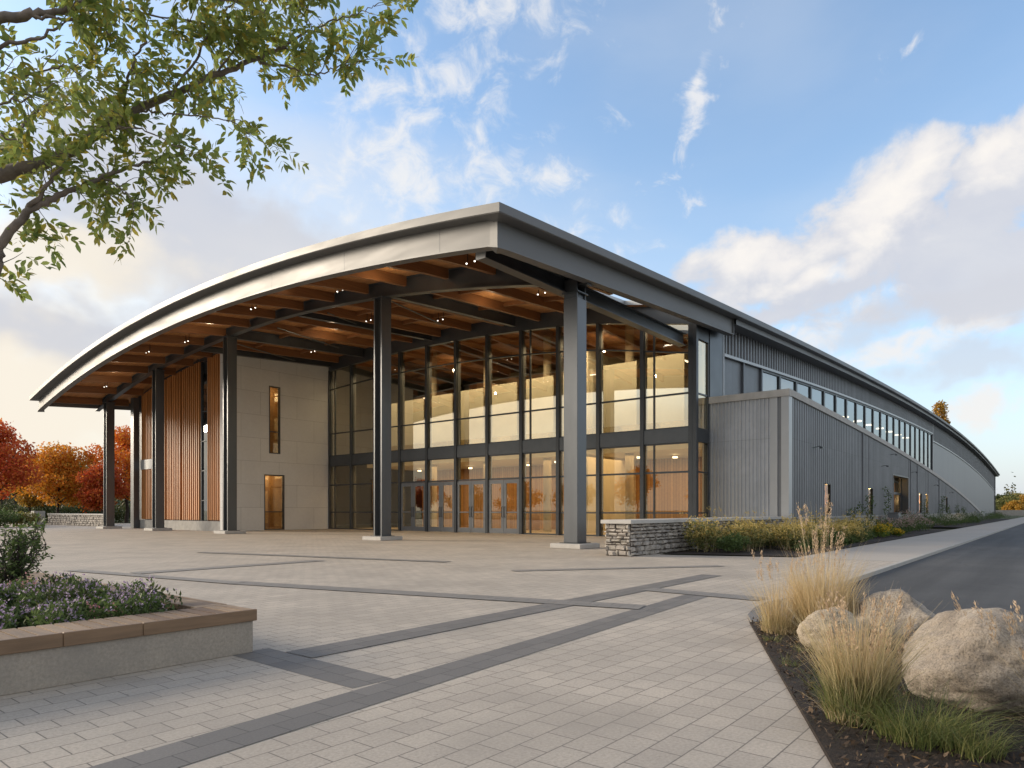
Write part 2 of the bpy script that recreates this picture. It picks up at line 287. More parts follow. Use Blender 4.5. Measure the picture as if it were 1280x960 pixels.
class MB:
    """collects shapes on the site grid (q, p, z); build() links them as one mesh object"""
    def __init__(s): s.v = []; s.f = []; s.smooth = False
    def add(s, vs, fs):
        n = len(s.v); s.v += [tuple(map(float, v)) for v in vs]; s.f += [tuple(i+n for i in f) for f in fs]
        return s
    def box(s, q0, q1, p0, p1, z0, z1, ch=0.0):
        if ch <= 0:
            vs = [(q, p, z) for z in (z0, z1) for p in (p0, p1) for q in (q0, q1)]
            return s.add(vs, [(0, 2, 3, 1), (4, 5, 7, 6), (0, 1, 5, 4), (1, 3, 7, 5), (3, 2, 6, 7), (2, 0, 4, 6)])
        a, b, c = (q0, q1), (p0, p1), (z0, z1)
        vs = []; idx = {}
        for i in (0, 1):
            for j in (0, 1):
                for k in (0, 1):
                    ii, jj, kk = (1 if i == 0 else -1), (1 if j == 0 else -1), (1 if k == 0 else -1)
                    idx[i, j, k, 0] = len(vs); vs.append((a[i], b[j]+jj*ch, c[k]+kk*ch))
                    idx[i, j, k, 1] = len(vs); vs.append((a[i]+ii*ch, b[j], c[k]+kk*ch))
                    idx[i, j, k, 2] = len(vs); vs.append((a[i]+ii*ch, b[j]+jj*ch, c[k]))
        fs = []
        for i in (0, 1):
            t = [idx[i, 0, 0, 0], idx[i, 1, 0, 0], idx[i, 1, 1, 0], idx[i, 0, 1, 0]]; fs.append(t if i else t[::-1])
            t = [idx[0, i, 0, 1], idx[0, i, 1, 1], idx[1, i, 1, 1], idx[1, i, 0, 1]]; fs.append(t if i else t[::-1])
            t = [idx[0, 0, i, 2], idx[1, 0, i, 2], idx[1, 1, i, 2], idx[0, 1, i, 2]]; fs.append(t if i else t[::-1])
        for i in (0, 1):
            for j in (0, 1):
                fs.append([idx[i, j, 0, 0], idx[i, j, 1, 0], idx[i, j, 1, 1], idx[i, j, 0, 1]])
                fs.append([idx[i, 0, j, 0], idx[i, 1, j, 0], idx[i, 1, j, 2], idx[i, 0, j, 2]])
                fs.append([idx[0, i, j, 1], idx[1, i, j, 1], idx[1, i, j, 2], idx[0, i, j, 2]])
                for k in (0, 1): fs.append([idx[i, j, k, 0], idx[i, j, k, 1], idx[i, j, k, 2]])
        s.add(vs, fs); s.recalc = True
        return s
    def quad(s, a, b, c, d): return s.add([a, b, c, d], [(0, 1, 2, 3)])
    def bar(s, sections):
        """hexahedral run: each section is a list of 4 points"""
        n = len(sections); vs = [v for sec in sections for v in sec]; m = len(sections[0])
        fs = [tuple(range(m))[::-1], tuple((n-1)*m+i for i in range(m))]
        for i in range(n-1):
            for j in range(m):
                k = (j+1) % m
                fs.append((i*m+j, i*m+k, (i+1)*m+k, (i+1)*m+j))
        s.recalc = True
        return s.add(vs, fs)
    def beam_q(s, p, w, q0, q1, zb, zt, n=8):
        secs = []
        for i in range(n+1):
            q = q0+(q1-q0)*i/n
            secs.append([(q, p-w/2, zb(q)), (q, p+w/2, zb(q)), (q, p+w/2, zt(q)), (q, p-w/2, zt(q))])
        return s.bar(secs)
    def beam_p(s, q, w, p0, p1, zb, zt, n=24):
        secs = []
        for i in range(n+1):
            p = p0+(p1-p0)*i/n
            secs.append([(q-w/2, p, zb(p)), (q+w/2, p, zb(p)), (q+w/2, p, zt(p)), (q-w/2, p, zt(p))])
        return s.bar(secs)
    def tube(s, pts, rad, sides=8):
        pts = [Vector(p) for p in pts]; vs = []; fs = []
        up = Vector((0.13, 0.21, 0.97))
        for i, p in enumerate(pts):
            d = (pts[min(i+1, len(pts)-1)] - pts[max(i-1, 0)]).normalized()
            a = d.cross(up)
            if a.length < 1e-3: a = d.cross(Vector((1, 0, 0)))
            a.normalize(); b = d.cross(a)
            r = rad[i] if hasattr(rad, '__len__') else rad
            for k in range(sides):
                t = 2*PI*k/sides; vs.append(p + (a*math.cos(t)+b*math.sin(t))*r)
        for i in range(len(pts)-1):
            for k in range(sides):
                j = (k+1) % sides
                fs.append((i*sides+k, i*sides+j, (i+1)*sides+j, (i+1)*sides+k))
        fs.append(tuple(range(sides))[::-1]); fs.append(tuple((len(pts)-1)*sides+k for k in range(sides)))
        s.recalc = True
        return s.add(vs, fs)
    def disc(s, c, r, h, sides=12):
        return s.tube([(c[0], c[1], c[2]), (c[0], c[1], c[2]+h)], r, sides)
    def poly(s, pts, z): return s.add([(q, p, z) for q, p in pts], [tuple(range(len(pts)))])
    def prism(s, pts, z0, z1):
        n = len(pts)
        vs = [(q, p, z0) for q, p in pts]+[(q, p, z1) for q, p in pts]
        fs = [tuple(range(n))[::-1], tuple(range(n, 2*n))]+[(i, (i+1) % n, n+(i+1) % n, n+i) for i in range(n)]
        s.recalc = True
        return s.add(vs, fs)
    def build(s, name, m, parent=None, org=None, smooth=False):
        """org: origin on the site grid; with a parent, the parent's origin is used"""
        if parent is not None and org is None: org = tuple(parent['_org'])
        if org is None: org = (0, 0, 0)
        me = bpy.data.meshes.new(name)
        me.from_pydata([(v[0]-org[0], v[1]-org[1], v[2]-org[2]) for v in s.v], [], s.f)
        if getattr(s, 'recalc', False):
            import bmesh
            bm = bmesh.new(); bm.from_mesh(me); bmesh.ops.recalc_face_normals(bm, faces=bm.faces); bm.to_mesh(me); bm.free()
        if smooth: me.shade_smooth()
        me.materials.append(m)
        o = bpy.data.objects.new(name, me); link(o, parent)
        o['_org'] = tuple(float(x) for x in org)
        if parent is None:
            o.location = W(*org); o.rotation_euler = (0, 0, TH)
        return o
def empty(name, q, p, z=0.0, rot=True):
    o = bpy.data.objects.new(name, None); link(o)
    o.location = W(q, p, z); o.rotation_euler = (0, 0, TH if rot else 0); o['_org'] = (float(q), float(p), float(z))
    o.empty_display_size = 0.2
    return o
def npmesh(name, V, Fc, m, parent=None, loc=None, smooth=False):
    me = bpy.data.meshes.new(name)
    V = np.asarray(V, np.float32); Fc = np.asarray(Fc, np.int32)
    me.vertices.add(len(V)); me.vertices.foreach_set('co', V.ravel())
    k = Fc.shape[1]
    me.loops.add(Fc.size); me.loops.foreach_set('vertex_index', Fc.ravel())
    me.polygons.add(len(Fc)); me.polygons.foreach_set('loop_start', np.arange(0, Fc.size, k, dtype=np.int32))
    me.update(calc_edges=True); me.validate()
    if smooth: me.shade_smooth()
    me.materials.append(m)
    o = bpy.data.objects.new(name, me); link(o, parent)
    if loc is not None: o.location = loc
    return o
def unit(a): return a/np.maximum(np.linalg.norm(a, axis=1, keepdims=True), 1e-9)
def leaves(C, ln, wd, D=None, droop=0.0, rnd=1.0):
    """one folded four-cornered leaf per centre"""
    n = len(C)
    d = R.normal(size=(n, 3))*rnd
    if D is not None: d = d + D
    d[:, 2] -= droop
    d = unit(d)
    s = unit(np.cross(d, R.normal(size=(n, 3))))
    nn = np.cross(d, s)
    l = (ln*R.uniform(0.7, 1.25, n))[:, None]; w = (wd*R.uniform(0.7, 1.25, n))[:, None]
    v0 = C; v1 = C+d*l*0.45+s*w*0.5+nn*w*0.15; v2 = C+d*l; v3 = C+d*l*0.45-s*w*0.5+nn*w*0.15
    V = np.stack([v0, v1, v2, v3], 1).reshape(-1, 3)
    Fc = np.arange(4*n).reshape(n, 4)
    return V, Fc
def blades(n, r0, h, spread, w, bend=0.5, hv=0.35, seg=4, cx=0.0, cy=0.0, lean=(0, 0)):
    """curved tapering grass blades fanning out of a crown"""
    a = R.uniform(0, 2*PI, n); rr = r0*np.sqrt(R.uniform(0, 1, n))
    b = np.stack([cx+rr*np.cos(a), cy+rr*np.sin(a), np.zeros(n)], 1)
    a2 = a+R.normal(0, 0.8, n)
    H = h*R.uniform(1-hv, 1+hv*0.6, n); S = spread*R.uniform(0.1, 1.0, n)*H
    t = np.linspace(0, 1, seg+1)
    out = np.stack([np.cos(a2), np.sin(a2), np.zeros(n)], 1)
    sd = np.stack([-np.sin(a2), np.cos(a2), np.zeros(n)], 1)
    j = R.uniform(-1, 1, n)[:, None]
    sd = unit(sd*(1-np.abs(j)*0.5)+out*j)
    P = []
    be = (bend*R.uniform(0.2, 1.2, n)*np.where(R.uniform(0, 1, n) < .12, 2.0, 1.0))
    for k, tt in enumerate(t):
        c = b + out*(S*tt**1.5)[:, None] + np.array([lean[0], lean[1], 0])*(H*tt**2)[:, None]
        c = c + np.stack([0*H, 0*H, H*(tt-be*0.45*tt**3)], 1)
        ww = w*(1-tt*0.9)
        P.append(c-sd*ww/2); P.append(c+sd*ww/2)
    V = np.stack(P, 1).reshape(-1, 3); m = 2*(seg+1)
    base = (np.arange(n)*m)[:, None, None]
    fk = np.array([[2*k, 2*k+1, 2*k+3, 2*k+2] for k in range(seg)])[None]
    tips = V.reshape(n, m, 3)[:, -2:, :].mean(1)
    return V, (base+fk).reshape(-1, 4), tips
def cat(parts):
    Vs = []; Fs = []; o = 0
    for V, Fc in parts: Vs.append(V); Fs.append(Fc+o); o += len(V)
    return np.concatenate(Vs), np.concatenate(Fs)
def blobpts(n, blobs):
    """points spread through ellipsoids (cx,cy,cz,rx,ry,rz), denser towards their skins"""
    wts = np.array([b[3]*b[4]*b[5] for b in blobs])**0.67; wts = wts/wts.sum()
    k = R.choice(len(blobs), n, p=wts); B = np.array(blobs)[k]
    d = unit(R.normal(size=(n, 3))); r = R.uniform(0.35, 1, n)**0.5
    return B[:, :3]+d*r[:, None]*B[:, 3:]

# ------------------------------------------------------------------ setting: ground, plaza, road
def ground_sheet(name, pts, z, m, org=(0, 0, 0)):
    b = MB(); b.poly(pts, z); o = b.build(name, m, None, org)
    tag(o, kind='structure'); return o
bx = MB(); S = 2600
bx.quad((-S, -S, -0.13), (S, -S, -0.13), (S, S, -0.13), (-S, S, -0.13)); tag(bx.build('ground', M['lawn']), kind='structure')
ROAD_P = 3.66
bed_left = [(-6, -3.7), (2, 0.0), (8.95, 3.19)]
tip = [(9.5, 3.42), (10.2, 3.58), (11.0, 3.66)]
plaza = [(-18, -9.2)] + bed_left + tip + [(240, 3.66), (240, 3.9), (36, 15.6), (36, 84), (-18, 84)]
plaza = [(-18, -9.2)] + bed_left + tip + [(22.5, 3.66), (22.5, 6.6), (21.0, 10.6), (35.8, 15.0), (35.8, 84), (-18, 84)]
pl = MB(); pl.prism(plaza, -0.2, 0.0); tag(pl.build('plaza_paving', M['paver']), kind='structure')
wk = MB(); wk.prism([(22.5, 3.66), (270, 3.66), (270, 6.55), (22.5, 6.55)], -0.2, 0.003)
tag(wk.build('footpath', M['walkway'], None, (22.5, 3.66, 0)), kind='structure')
rd = MB(); rd.poly([(-60, -60), (320, -60), (320, 3.56), (10, 3.56), (-60, -28)], -0.085); tag(rd.build('road', M['road']), kind='structure')
kb = MB(); kb.box(11.0, 270, 3.54, 3.66, -0.2, 0.012); tag(kb.build('kerb', M['kerb']), kind='structure')

def band(name, a0, a1, b0, b1, z, m='paver_d', WF=1.15):
    """dark paver course: a0-a1 and b0-b1 are the two ends of its long edges"""
    mid = ((a0[0]+b0[0])/2, (a0[1]+b0[1])/2); e = ((a1[0]+b1[0])/2, (a1[1]+b1[1])/2)
    d = Vector((e[0]-mid[0], e[1]-mid[1])); ln = d.length; ang = math.atan2(d.y, d.x)
    w = abs((b0[0]-a0[0])*-math.sin(ang)+(b0[1]-a0[1])*math.cos(ang))
    w2 = abs((b1[0]-a1[0])*-math.sin(ang)+(b1[1]-a1[1])*math.cos(ang)); w = (w+w2)/2*WF
    me = bpy.data.meshes.new(name)
    me.from_pydata([(0, -w/2, 0), (ln, -w/2, 0), (ln, w/2, 0), (0, w/2, 0)], [], [(0, 1, 2, 3)])
    me.materials.append(M[m]); o = link(bpy.data.objects.new(name, me))
    o.location = W(mid[0], mid[1], z); o.rotation_euler = (0, 0, TH+ang)
    return tag(o, kind='structure')
def lerp(a, b, t): return (a[0]+(b[0]-a[0])*t, a[1]+(b[1]-a[1])*t)
A0, A1, B0, B1 = at(300, 906), at(792, 764), at(300, 934), at(883, 744)
A1 = lerp(A0, A1, 1.36)
band('paving_band', lerp(A0, A1, -0.25), A1, lerp(B0, B1, -0.25), B1, 0.004, 'paver_d', 1.25)
band('paving_band', at(362, 816), at(880, 718), at(385, 823), at(900, 720), 0.008)
band('paving_band', at(323, 808), at(484, 848.5), at(300, 821), at(449, 861), 0.002)
band('paving_band', at(290, 726.5), at(806, 757.5), at(290, 730.5), at(800, 762), 0.012, 'paver_n')
band('paving_band', at(812, 735), at(958, 748), at(806, 738.5), at(950, 751.5), 0.012, 'paver_n')
band('paving_band', at(90, 712), at(300, 728), at(90, 714.5), at(296, 731), 0.016, 'paver_m')
band('paving_band', at(165, 716), at(400, 700), at(170, 718), at(402, 701.5), 0.012, 'paver_m')
band('paving_band', at(640, 713), at(900, 707), at(640, 714.5), at(902, 708.5), 0.012, 'paver_m')
band('paving_band', at(250, 690), at(560, 702), at(250, 691.2), at(560, 703.4), 0.016, 'paver_m')

# ------------------------------------------------------------------ the arena
def sm(t): t = max(0.0, min(1.0, t)); return t*t*(3-2*t)
def q0(p): return 16.4+0.0282*(p-13.77)
def zr(q, p):
    z = 13.0-0.0035*(p-36.3)**2+3.98-2.82e-4*(q-135.4)**2
    return z+0.3*sm((q-q0(p))/6)*sm((p-14.5)/8)*sm((63-p)/8)
PR, PL, QE = 13.77, 63.5, 243.0        # roof right edge, left edge, far end
BLD = empty('arena_building', 33.8, 38)
tag(BLD, 'long grey metal arena with arched overhanging roof, timber soffit and glass entrance', 'building')
def bp(mb, name, m, parent=None, label=None, smooth=False):
    o = mb.build(name, m, parent or BLD, smooth=smooth)
    if label: o['label'] = label
    return o

# roof slab with a rooflight cut over the entrance corner
ps = [PR+0.02, 14.6, 15.4, 16.0, 18.8] + list(np.linspace(20, 62, 24)) + [PL-0.02]
qs = [None, 20, 24, 28.0, 33.2, 36, 42, 50] + list(np.linspace(60, QE, 26))
top = MB(); TK = 0.24
def rq(i, p): return q0(p)+0.02 if qs[i] is None else qs[i]
ncol = len(ps)
for off in (0.0, -TK):
    top.v += [(rq(i, p), p, zr(rq(i, p), p)+off) for i in range(len(qs)) for p in ps]
nv = len(qs)*ncol
hole = {(i, j) for i in range(len(qs)-1) for j in range(ncol-1) if qs[i] == 28.0 and abs(ps[j]-16.0) < .01}
for i in range(len(qs)-1):
    for j in range(ncol-1):
        a, b, c, d = i*ncol+j, (i+1)*ncol+j, (i+1)*ncol+j+1, i*ncol+j+1
        if (i, j) in hole:
            for x, y in ((a, b), (b, c), (c, d), (d, a)): top.f.append((x, y, y+nv, x+nv))
            continue
        top.f.append((a, b, c, d)); top.f.append((a+nv, d+nv, c+nv, b+nv))
bp(top, 'roof', M['roofmetal'], smooth=False)

# fascia: a projecting gutter face, its shadow soffit and a deep lower board with a bottom flange
def sweep(path, prof):
    """path: (q, p, nq, np, z); prof: (inset, dz)"""
    mb = MB(); n = len(prof)
    for q, p, nq, npp, z in path: mb.v += [(q-nq*o, p-npp*o, z+dz) for o, dz in prof]
    for i in range(len(path)-1):
        for j in range(n-1):
            mb.f.append((i*n+j, i*n+j+1, (i+1)*n+j+1, (i+1)*n+j))
    return mb
front = []
fp = list(np.linspace(PL, PR, 60))
for p in fp: front.append([q0(p), p, -1.0, 0.0, zr(q0(p), p)])
front[0][3] = 1.0
front[-1][3] = -1.0
right1 = [list(front[-1])]
for q in list(np.linspace(17.4, 37.3, 16)): right1.append([q, PR, 0.0, -1.0, zr(q, PR)])
right2 = [list(right1[-1])]
for q in list(np.linspace(40, QE, 60)): right2.append([q, PR, 0.0, -1.0, zr(q, PR)])
left = []
for q in list(np.linspace(60, 18.5, 16)): left.append([q, PL, 0.0, 1.0, zr(q, PL)])
left.append(list(front[0]))
gut = [(0.25, 0.02), (0.0, 0.02), (0.0, -0.27), (0.03, -0.30), (0.62, -0.30)]
low = [(0.50, -0.28), (0.50, -1.13), (0.42, -1.13), (0.42, -1.19), (0.80, -1.19), (0.80, -1.13), (0.62, -1.13), (0.62, -0.26)]
bp(sweep(front, gut), 'roof_gutter', M['fascia'])
bp(sweep(front, low), 'fascia', M['fascia'])
bp(sweep(right1, gut), 'roof_gutter', M['fascia'])
bp(sweep(right1, low), 'fascia', M['fascia'])
bp(sweep(right2, [(0.25, 0.02), (0.0, 0.02), (0.0, -0.27), (0.03, -0.30), (0.30, -0.34), (0.30, -0.62), (1.25, -0.62)]), 'roof_gutter', M['fascia'])
bp(sweep(left, gut), 'roof_gutter', M['fascia'])
bp(sweep(left, [(0.50, -0.28), (0.50, -0.75), (0.62, -0.75), (0.62, -0.26)]), 'fascia', M['fascia'])
endw = MB(); endw.box(37.25, 37.32, PR+0.42, PR+0.8, zr(37.3, PR)-1.19, zr(37.3, PR)-0.3); bp(endw, 'fascia_end_plate', M['fascia'])
for k in range(9):                                                 # panel joints in the front fascia
    p = 17+k*5.6; q = q0(p)
    b = MB(); b.box(q+0.495, q+0.505, p-0.006, p+0.006, zr(q, p)-1.13, zr(q, p)-0.30); bp(b, 'fascia_joint', M['steel'])

# soffit, rafters and steel
def sheet(qq, pp, zf, skip=None):
    mb = MB()
    for q in qq:
        for p in pp:
            x = q(p) if callable(q) else q
            mb.v.append((x, p, zf(x, p)))
    for i in range(len(qq)-1):
        for j in range(len(pp)-1):
            if skip and skip(i, j): continue
            mb.f.append((i*len(pp)+j, i*len(pp)+j+1, (i+1)*len(pp)+j+1, (i+1)*len(pp)+j))
    return mb
sp = [14.25, 15.4, 16.0, 18.8]+list(np.linspace(20.5, 61, 20))+[63.0]
sq = [lambda p: q0(p)+0.6, 20, 24, 28.0, 33.2, 33.75]
bp(sheet(sq, sp, lambda q, p: zr(q, p)-TK-0.02, lambda i, j: i == 3 and j == 2), 'timber_soffit', M['soffit'])
bp(sheet([33.85, 40, 46, 52], [15.4, 20, 25, 30, 35, 40, 46.2], lambda q, p: zr(q, p)-TK-0.02), 'lobby_ceiling', M['soffit'])
COLS = [15.1, 26.8, 41.8, 52.1, 61.1]; QC = 22.7
for k in range(17):
    p = 16.35+k*2.86
    if p > 63: break
    steel = any(abs(p-c) < 1.0 for c in COLS)
    def zt(q, p=p): return zr(q, p)-TK-0.03
    def zb(q, p=p): return zr(q, p)-0.78
    qend = 33.5 if p < 46 else 24.6
    if p < 18:
        qend = 27.6
    b = MB(); b.beam_q(p, 0.2, q0(p)+0.66, QC-0.16, zb, zt, 4); bp(b, 'rafter', M['glulam'])
    b = MB(); b.beam_q(p, 0.2, QC+0.16, qend, zb, zt, 4); bp(b, 'rafter', M['glulam'])
    if p < 46:
        b = MB(); b.beam_q(p, 0.2, 34.3, 51.5, zb, zt, 4); bp(b, 'lobby_rafter', M['glulam'])
for k, q in enumerate((26.3, 30.0)):                               # purlins between the rafters
    b = MB(); b.beam_p(q, 0.14, 18.2, 46.2, lambda p, q=q: zr(q, p)-0.50, lambda p, q=q: zr(q, p)-TK-0.03, 20); bp(b, 'purlin', M['glulam'])
def colz(p): return min(12.85-0.0045*(p-38)**2, zr(QC, p)-0.86)
b = MB()
b.beam_p(QC, 0.08, 14.4, 63.6, lambda p: colz(p)+0.06, lambda p: max(zr(QC, p)-TK-0.04, colz(p)+0.5), 40)
b.beam_p(QC, 0.36, 14.4, 63.6, lambda p: colz(p), lambda p: colz(p)+0.06, 40)
b.beam_p(QC, 0.36, 14.4, 63.6, lambda p: max(zr(QC, p)-TK-0.10, colz(p)+0.44), lambda p: max(zr(QC, p)-TK-0.04, colz(p)+0.5), 40)
bp(b, 'arched_steel_beam', M['steel'])
def ibeam_q(p, qa, qb, zb, zt, w=0.3, n=6):
    b = MB()
    b.beam_q(p, 0.07, qa, qb, lambda q: zb(q)+0.05, lambda q: zt(q)-0.05, n)
    b.beam_q(p, w, qa, qb, zb, lambda q: zb(q)+0.05, n)
    b.beam_q(p, w, qa, qb, lambda q: zt(q)-0.05, zt, n)
    return b
for p in (26.8, 34.3, 41.8, 45.9):
    bp(ibeam_q(p, QC+0.19, 33.45, lambda q, p=p: zr(q, p)-0.95, lambda q, p=p: zr(q, p)-TK-0.03), 'steel_beam', M['steel'])
bp(ibeam_q(15.5, 17.5, 33.5, lambda q: 10.15, lambda q: 10.78, 0.42), 'steel_beam', M['steel'])
b = MB(); b.box(17.46, 17.495, 15.28, 15.72, 10.14, 10.79); bp(b, 'beam_end_plate', M['trim'])
for i in range(5):                                                 # diagonal bracing rods and conduits under the soffit
    pa = 28+i*5.2
    b = MB(); b.tube([(24.0, pa, zr(24, pa)-0.75), (30.5, pa+2.4, zr(30.5, pa+2.4)-0.8)], 0.04, 6); bp(b, 'brace_rod', M['steel2'])

# columns
for i, p in enumerate(COLS):
    zt = 10.15 if i == 0 else colz(p)
    c = MB(); h = 0.31 if i else 0.33
    if i == 0:
        c.box(QC-h, QC+h, p-h, p+h, 0.22, zt-0.25, 0.012)
    else:
        c.box(QC-h, QC+h, p-h, p-h+0.09, 0.22, zt-0.06); c.box(QC-h, QC+h, p+h-0.09, p+h, 0.22, zt-0.06)
        c.box(QC-0.05, QC+0.05, p-h+0.09, p+h-0.09, 0.22, zt-0.06)
    co = bp(c, 'column', M['column_d' if i else 'steel2'])
    b = MB(); b.box(QC-0.72, QC+0.72, p-0.72, p+0.72, 0.0, 0.19, 0.02); bp(b, 'plinth', M['cap'], co)
    b = MB(); b.box(QC-0.45, QC+0.45, p-0.45, p+0.45, 0.19, 0.22); bp(b, 'base_plate', M['steel'], co)
    b = MB()
    if i == 0:
        b.box(QC-0.24, QC+0.24, p-0.24, p+0.24, zt-0.25, zt-0.05)
        for s in (-1, 1):
            b.box(QC+s*0.29-0.03, QC+s*0.29+0.03, p-0.3, p+0.3, zt-0.25, zt+0.5)
        b.box(QC-0.38, QC+0.38, p-0.38, p+0.38, zt-0.05, zt)
    else:
        b.box(QC-0.36, QC+0.36, p-0.36, p+0.36, zt-0.06, zt-0.002)
    bp(b, 'cap_plate', M['steel'], co)
for qq, p in ((24.35, 60.2), (24.2, 57.2)):
    c = MB(); c.box(qq-0.22, qq+0.22, p-0.3, p+0.3, 0.02, zr(qq, p)-0.7)
    if p > 59: bp(c, 'corner_post', M['column_d'])

# curtain wall along q = 33.8
QG = 33.8; PB = [15.15+2.84*k for k in range(12)]
def ghead(p): return zr(QG, p)-1.2
for p in PB:
    heavy = True
    b = MB(); b.box(QG-0.16, QG+0.30, p-0.11, p+0.11, 0.0, ghead(p)+0.05); bp(b, 'post', M['frame'])
b = MB(); b.beam_p(QG+0.06, 0.40, 15.0, 46.38, lambda p: ghead(p), lambda p: zr(QG, p)-TK-0.03, 30); bp(b, 'head_beam', M['steel'])
b = MB(); b.box(QG-0.12, QG+0.25, 15.27, 46.38, 5.13, 5.88); bp(b, 'spandrel_beam', M['steel'])
DOORBAYS = (4, 5, 6, 7)
for k in range(11):
    a, c = PB[k]+0.11, PB[k+1]-0.11
    fr = MB()
    zm = 7.72
    fr.box(QG-0.06, QG+0.06, a, c, zm-0.045, zm+0.045)
    fr.beam_p(QG, 0.12, a, c, lambda p: ghead(p)-1.55, lambda p: ghead(p)-1.47, 2)
    fr.box(QG-0.06, QG+0.06, a, c, 5.88, 5.96); fr.box(QG-0.06, QG+0.06, a, c, 5.05, 5.13)
    fr.box(QG-0.06, QG+0.06, a, c, 3.50, 3.60)
    if k in (3, 8, 10, 0): fr.box(QG-0.06, QG+0.06, c-0.62, c-0.54, 0.08, 5.05); fr.box(QG-0.06, QG+0.06, c-0.62, c-0.54, 5.96, ghead(c)-0.02)
    if k not in DOORBAYS:
        fr.box(QG-0.06, QG+0.06, a, c, 1.32, 1.40); fr.box(QG-0.06, QG+0.06, a, c, 0.0, 0.08)
    for x0, x1 in ((a, a+0.035), (c-0.035, c)): fr.box(QG-0.05, QG+0.05, x0, x1, 3.52 if k in DOORBAYS else 0.02, ghead(x0)-0.01)
    bay = bp(fr, 'window', M['frame'])
    g = MB(); g.quad((QG, a, 5.9), (QG, c, 5.9), (QG, c, ghead(c)), (QG, a, ghead(a))); bp(g, 'pane', M['glass'], bay)
    g = MB(); zlo = 3.55 if k in DOORBAYS else 0.05
    g.quad((QG, a, zlo), (QG, c, zlo), (QG, c, 5.1), (QG, a, 5.1)); bp(g, 'pane', M['glass_d'], bay)
    if k in DOORBAYS:
        mid = (a+c)/2
        for s, (da, db) in enumerate(((a+0.02, mid-0.012), (mid+0.012, c-0.02))):
            d = MB()
            d.box(QG-0.09, QG-0.02, da, da+0.2, 0.02, 3.48); d.box(QG-0.09, QG-0.02, db-0.2, db, 0.02, 3.48)
            d.box(QG-0.09, QG-0.02, da+0.2, db-0.2, 0.02, 0.34); d.box(QG-0.09, QG-0.02, da+0.2, db-0.2, 3.24, 3.48)
            d.box(QG-0.085, QG-0.025, da+0.2, db-0.2, 1.34, 1.42)
            dd = bp(d, 'door', M['door'])
            g = MB(); g.quad((QG-0.055, da+0.2, 0.34), (QG-0.055, db-0.2, 0.34), (QG-0.055, db-0.2, 3.24), (QG-0.055, da+0.2, 3.24)); bp(g, 'pane', M['glass_d'], dd)
            hp = db-0.1 if s == 0 else da+0.1
            h = MB(); h.tube([(QG-0.09, hp, 1.05), (QG-0.17, hp, 1.10), (QG-0.17, hp, 1.70), (QG-0.09, hp, 1.75)], 0.022, 8); bp(h, 'handle', M['black'], dd)
# short return at the entrance corner
ret = MB(); PRT = 15.0
ret.box(33.64, 33.9, PRT-0.2, PRT+0.03, 0.0, zr(QG, 15)-1.1)
ret.box(35.45, 35.6, PRT-0.08, PRT+0.08, 0.0, zr(QG, 15)-0.9)
for z in (1.36, 3.55, 7.72): ret.box(33.9, 35.45, PRT-0.05, PRT+0.05, z-0.04, z+0.04)
ret.box(33.9, 35.45, PRT-0.1, PRT+0.08, 5.13, 5.88); ret.box(33.9, 35.45, PRT-0.1, PRT+0.08, 10.6, zr(QG, 15)-0.9)
rw = bp(ret, 'window', M['frame'])
g = MB(); g.quad((33.9, PRT, 0.05), (35.45, PRT, 0.05), (35.45, PRT, 5.13), (33.9, PRT, 5.13)); bp(g, 'pane', M['glass_d'], rw)
g = MB(); g.quad((33.9, PRT, 5.88), (35.45, PRT, 5.88), (35.45, PRT, 10.6), (33.9, PRT, 10.6)); bp(g, 'pane', M['glass'], rw)
b = MB(); b.box(35.6, 37.4, PRT-0.12, PRT+0.2, 0.0, zr(36, 15)-0.5); bp(b, 'pier', M['steel'])

# lobby behind the glass
b = MB(); b.box(33.96, 52, 15.3, 46.3, -0.05, 0.012); bp(b, 'lobby_floor', M['infloor'])
b = MB(); b.box(44.0, 44.3, 15.3, 46.3, 0.012, 5.15); bp(b, 'lobby_timber_wall', M['inwood'])
b = MB(); b.box(37.5, 52, 15.3, 46.3, 5.15, 5.72); bp(b, 'gallery_floor', M['interior'])
b = MB(); b.beam_p(51.8, 0.4, 15.3, 46.3, lambda p: 5.72, lambda p: zr(51.8, p)-TK-0.05, 12); bp(b, 'lobby_back_wall', M['interior'])
b = MB(); b.beam_q(15.29, 0.1, 35.62, 52, lambda q: 0.0, lambda q: zr(q, 15.3)-TK-0.05, 6); bp(b, 'lobby_side_wall', M['interior'])
for p in (21.5, 28.0, 33.6, 39.3):
    b = MB(); b.disc((38.6, p, 0.012), 0.28, zr(38.6, p)-0.4, 16); bp(b, 'lobby_pillar', M['pillar'])
b = MB()
b.box(37.4, 37.46, 15.4, 46.2, 5.72, 6.8); bp(b, 'gallery_balustrade', M['glass_d'])
for p in (19, 25, 31, 37, 43):
    for q, z in ((36.2, 4.6), (41, 4.9)):
        b = MB(); b.disc((q, p+0.5, z), 0.16, 0.10, 12); bp(b, 'lobby_lamp', M['lamp'])
    b = MB(); b.box(41, 42.2, p-0.05, p+0.05, 11.2, 11.28); bp(b, 'lobby_lamp', M['lamp'])
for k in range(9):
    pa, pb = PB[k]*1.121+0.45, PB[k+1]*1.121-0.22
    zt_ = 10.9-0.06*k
    b = MB(); b.box(37.86, 37.94, pa, pb, 5.72, zt_); bp(b, 'reflection_panel', M['screen'])  # added panels imitating a tall sky reflection in the upper glass
b = MB(); b.box(40.8, 41.8, 31.0, 35.5, 0.012, 1.15, 0.02); bp(b, 'reception_desk', M['inwood'])

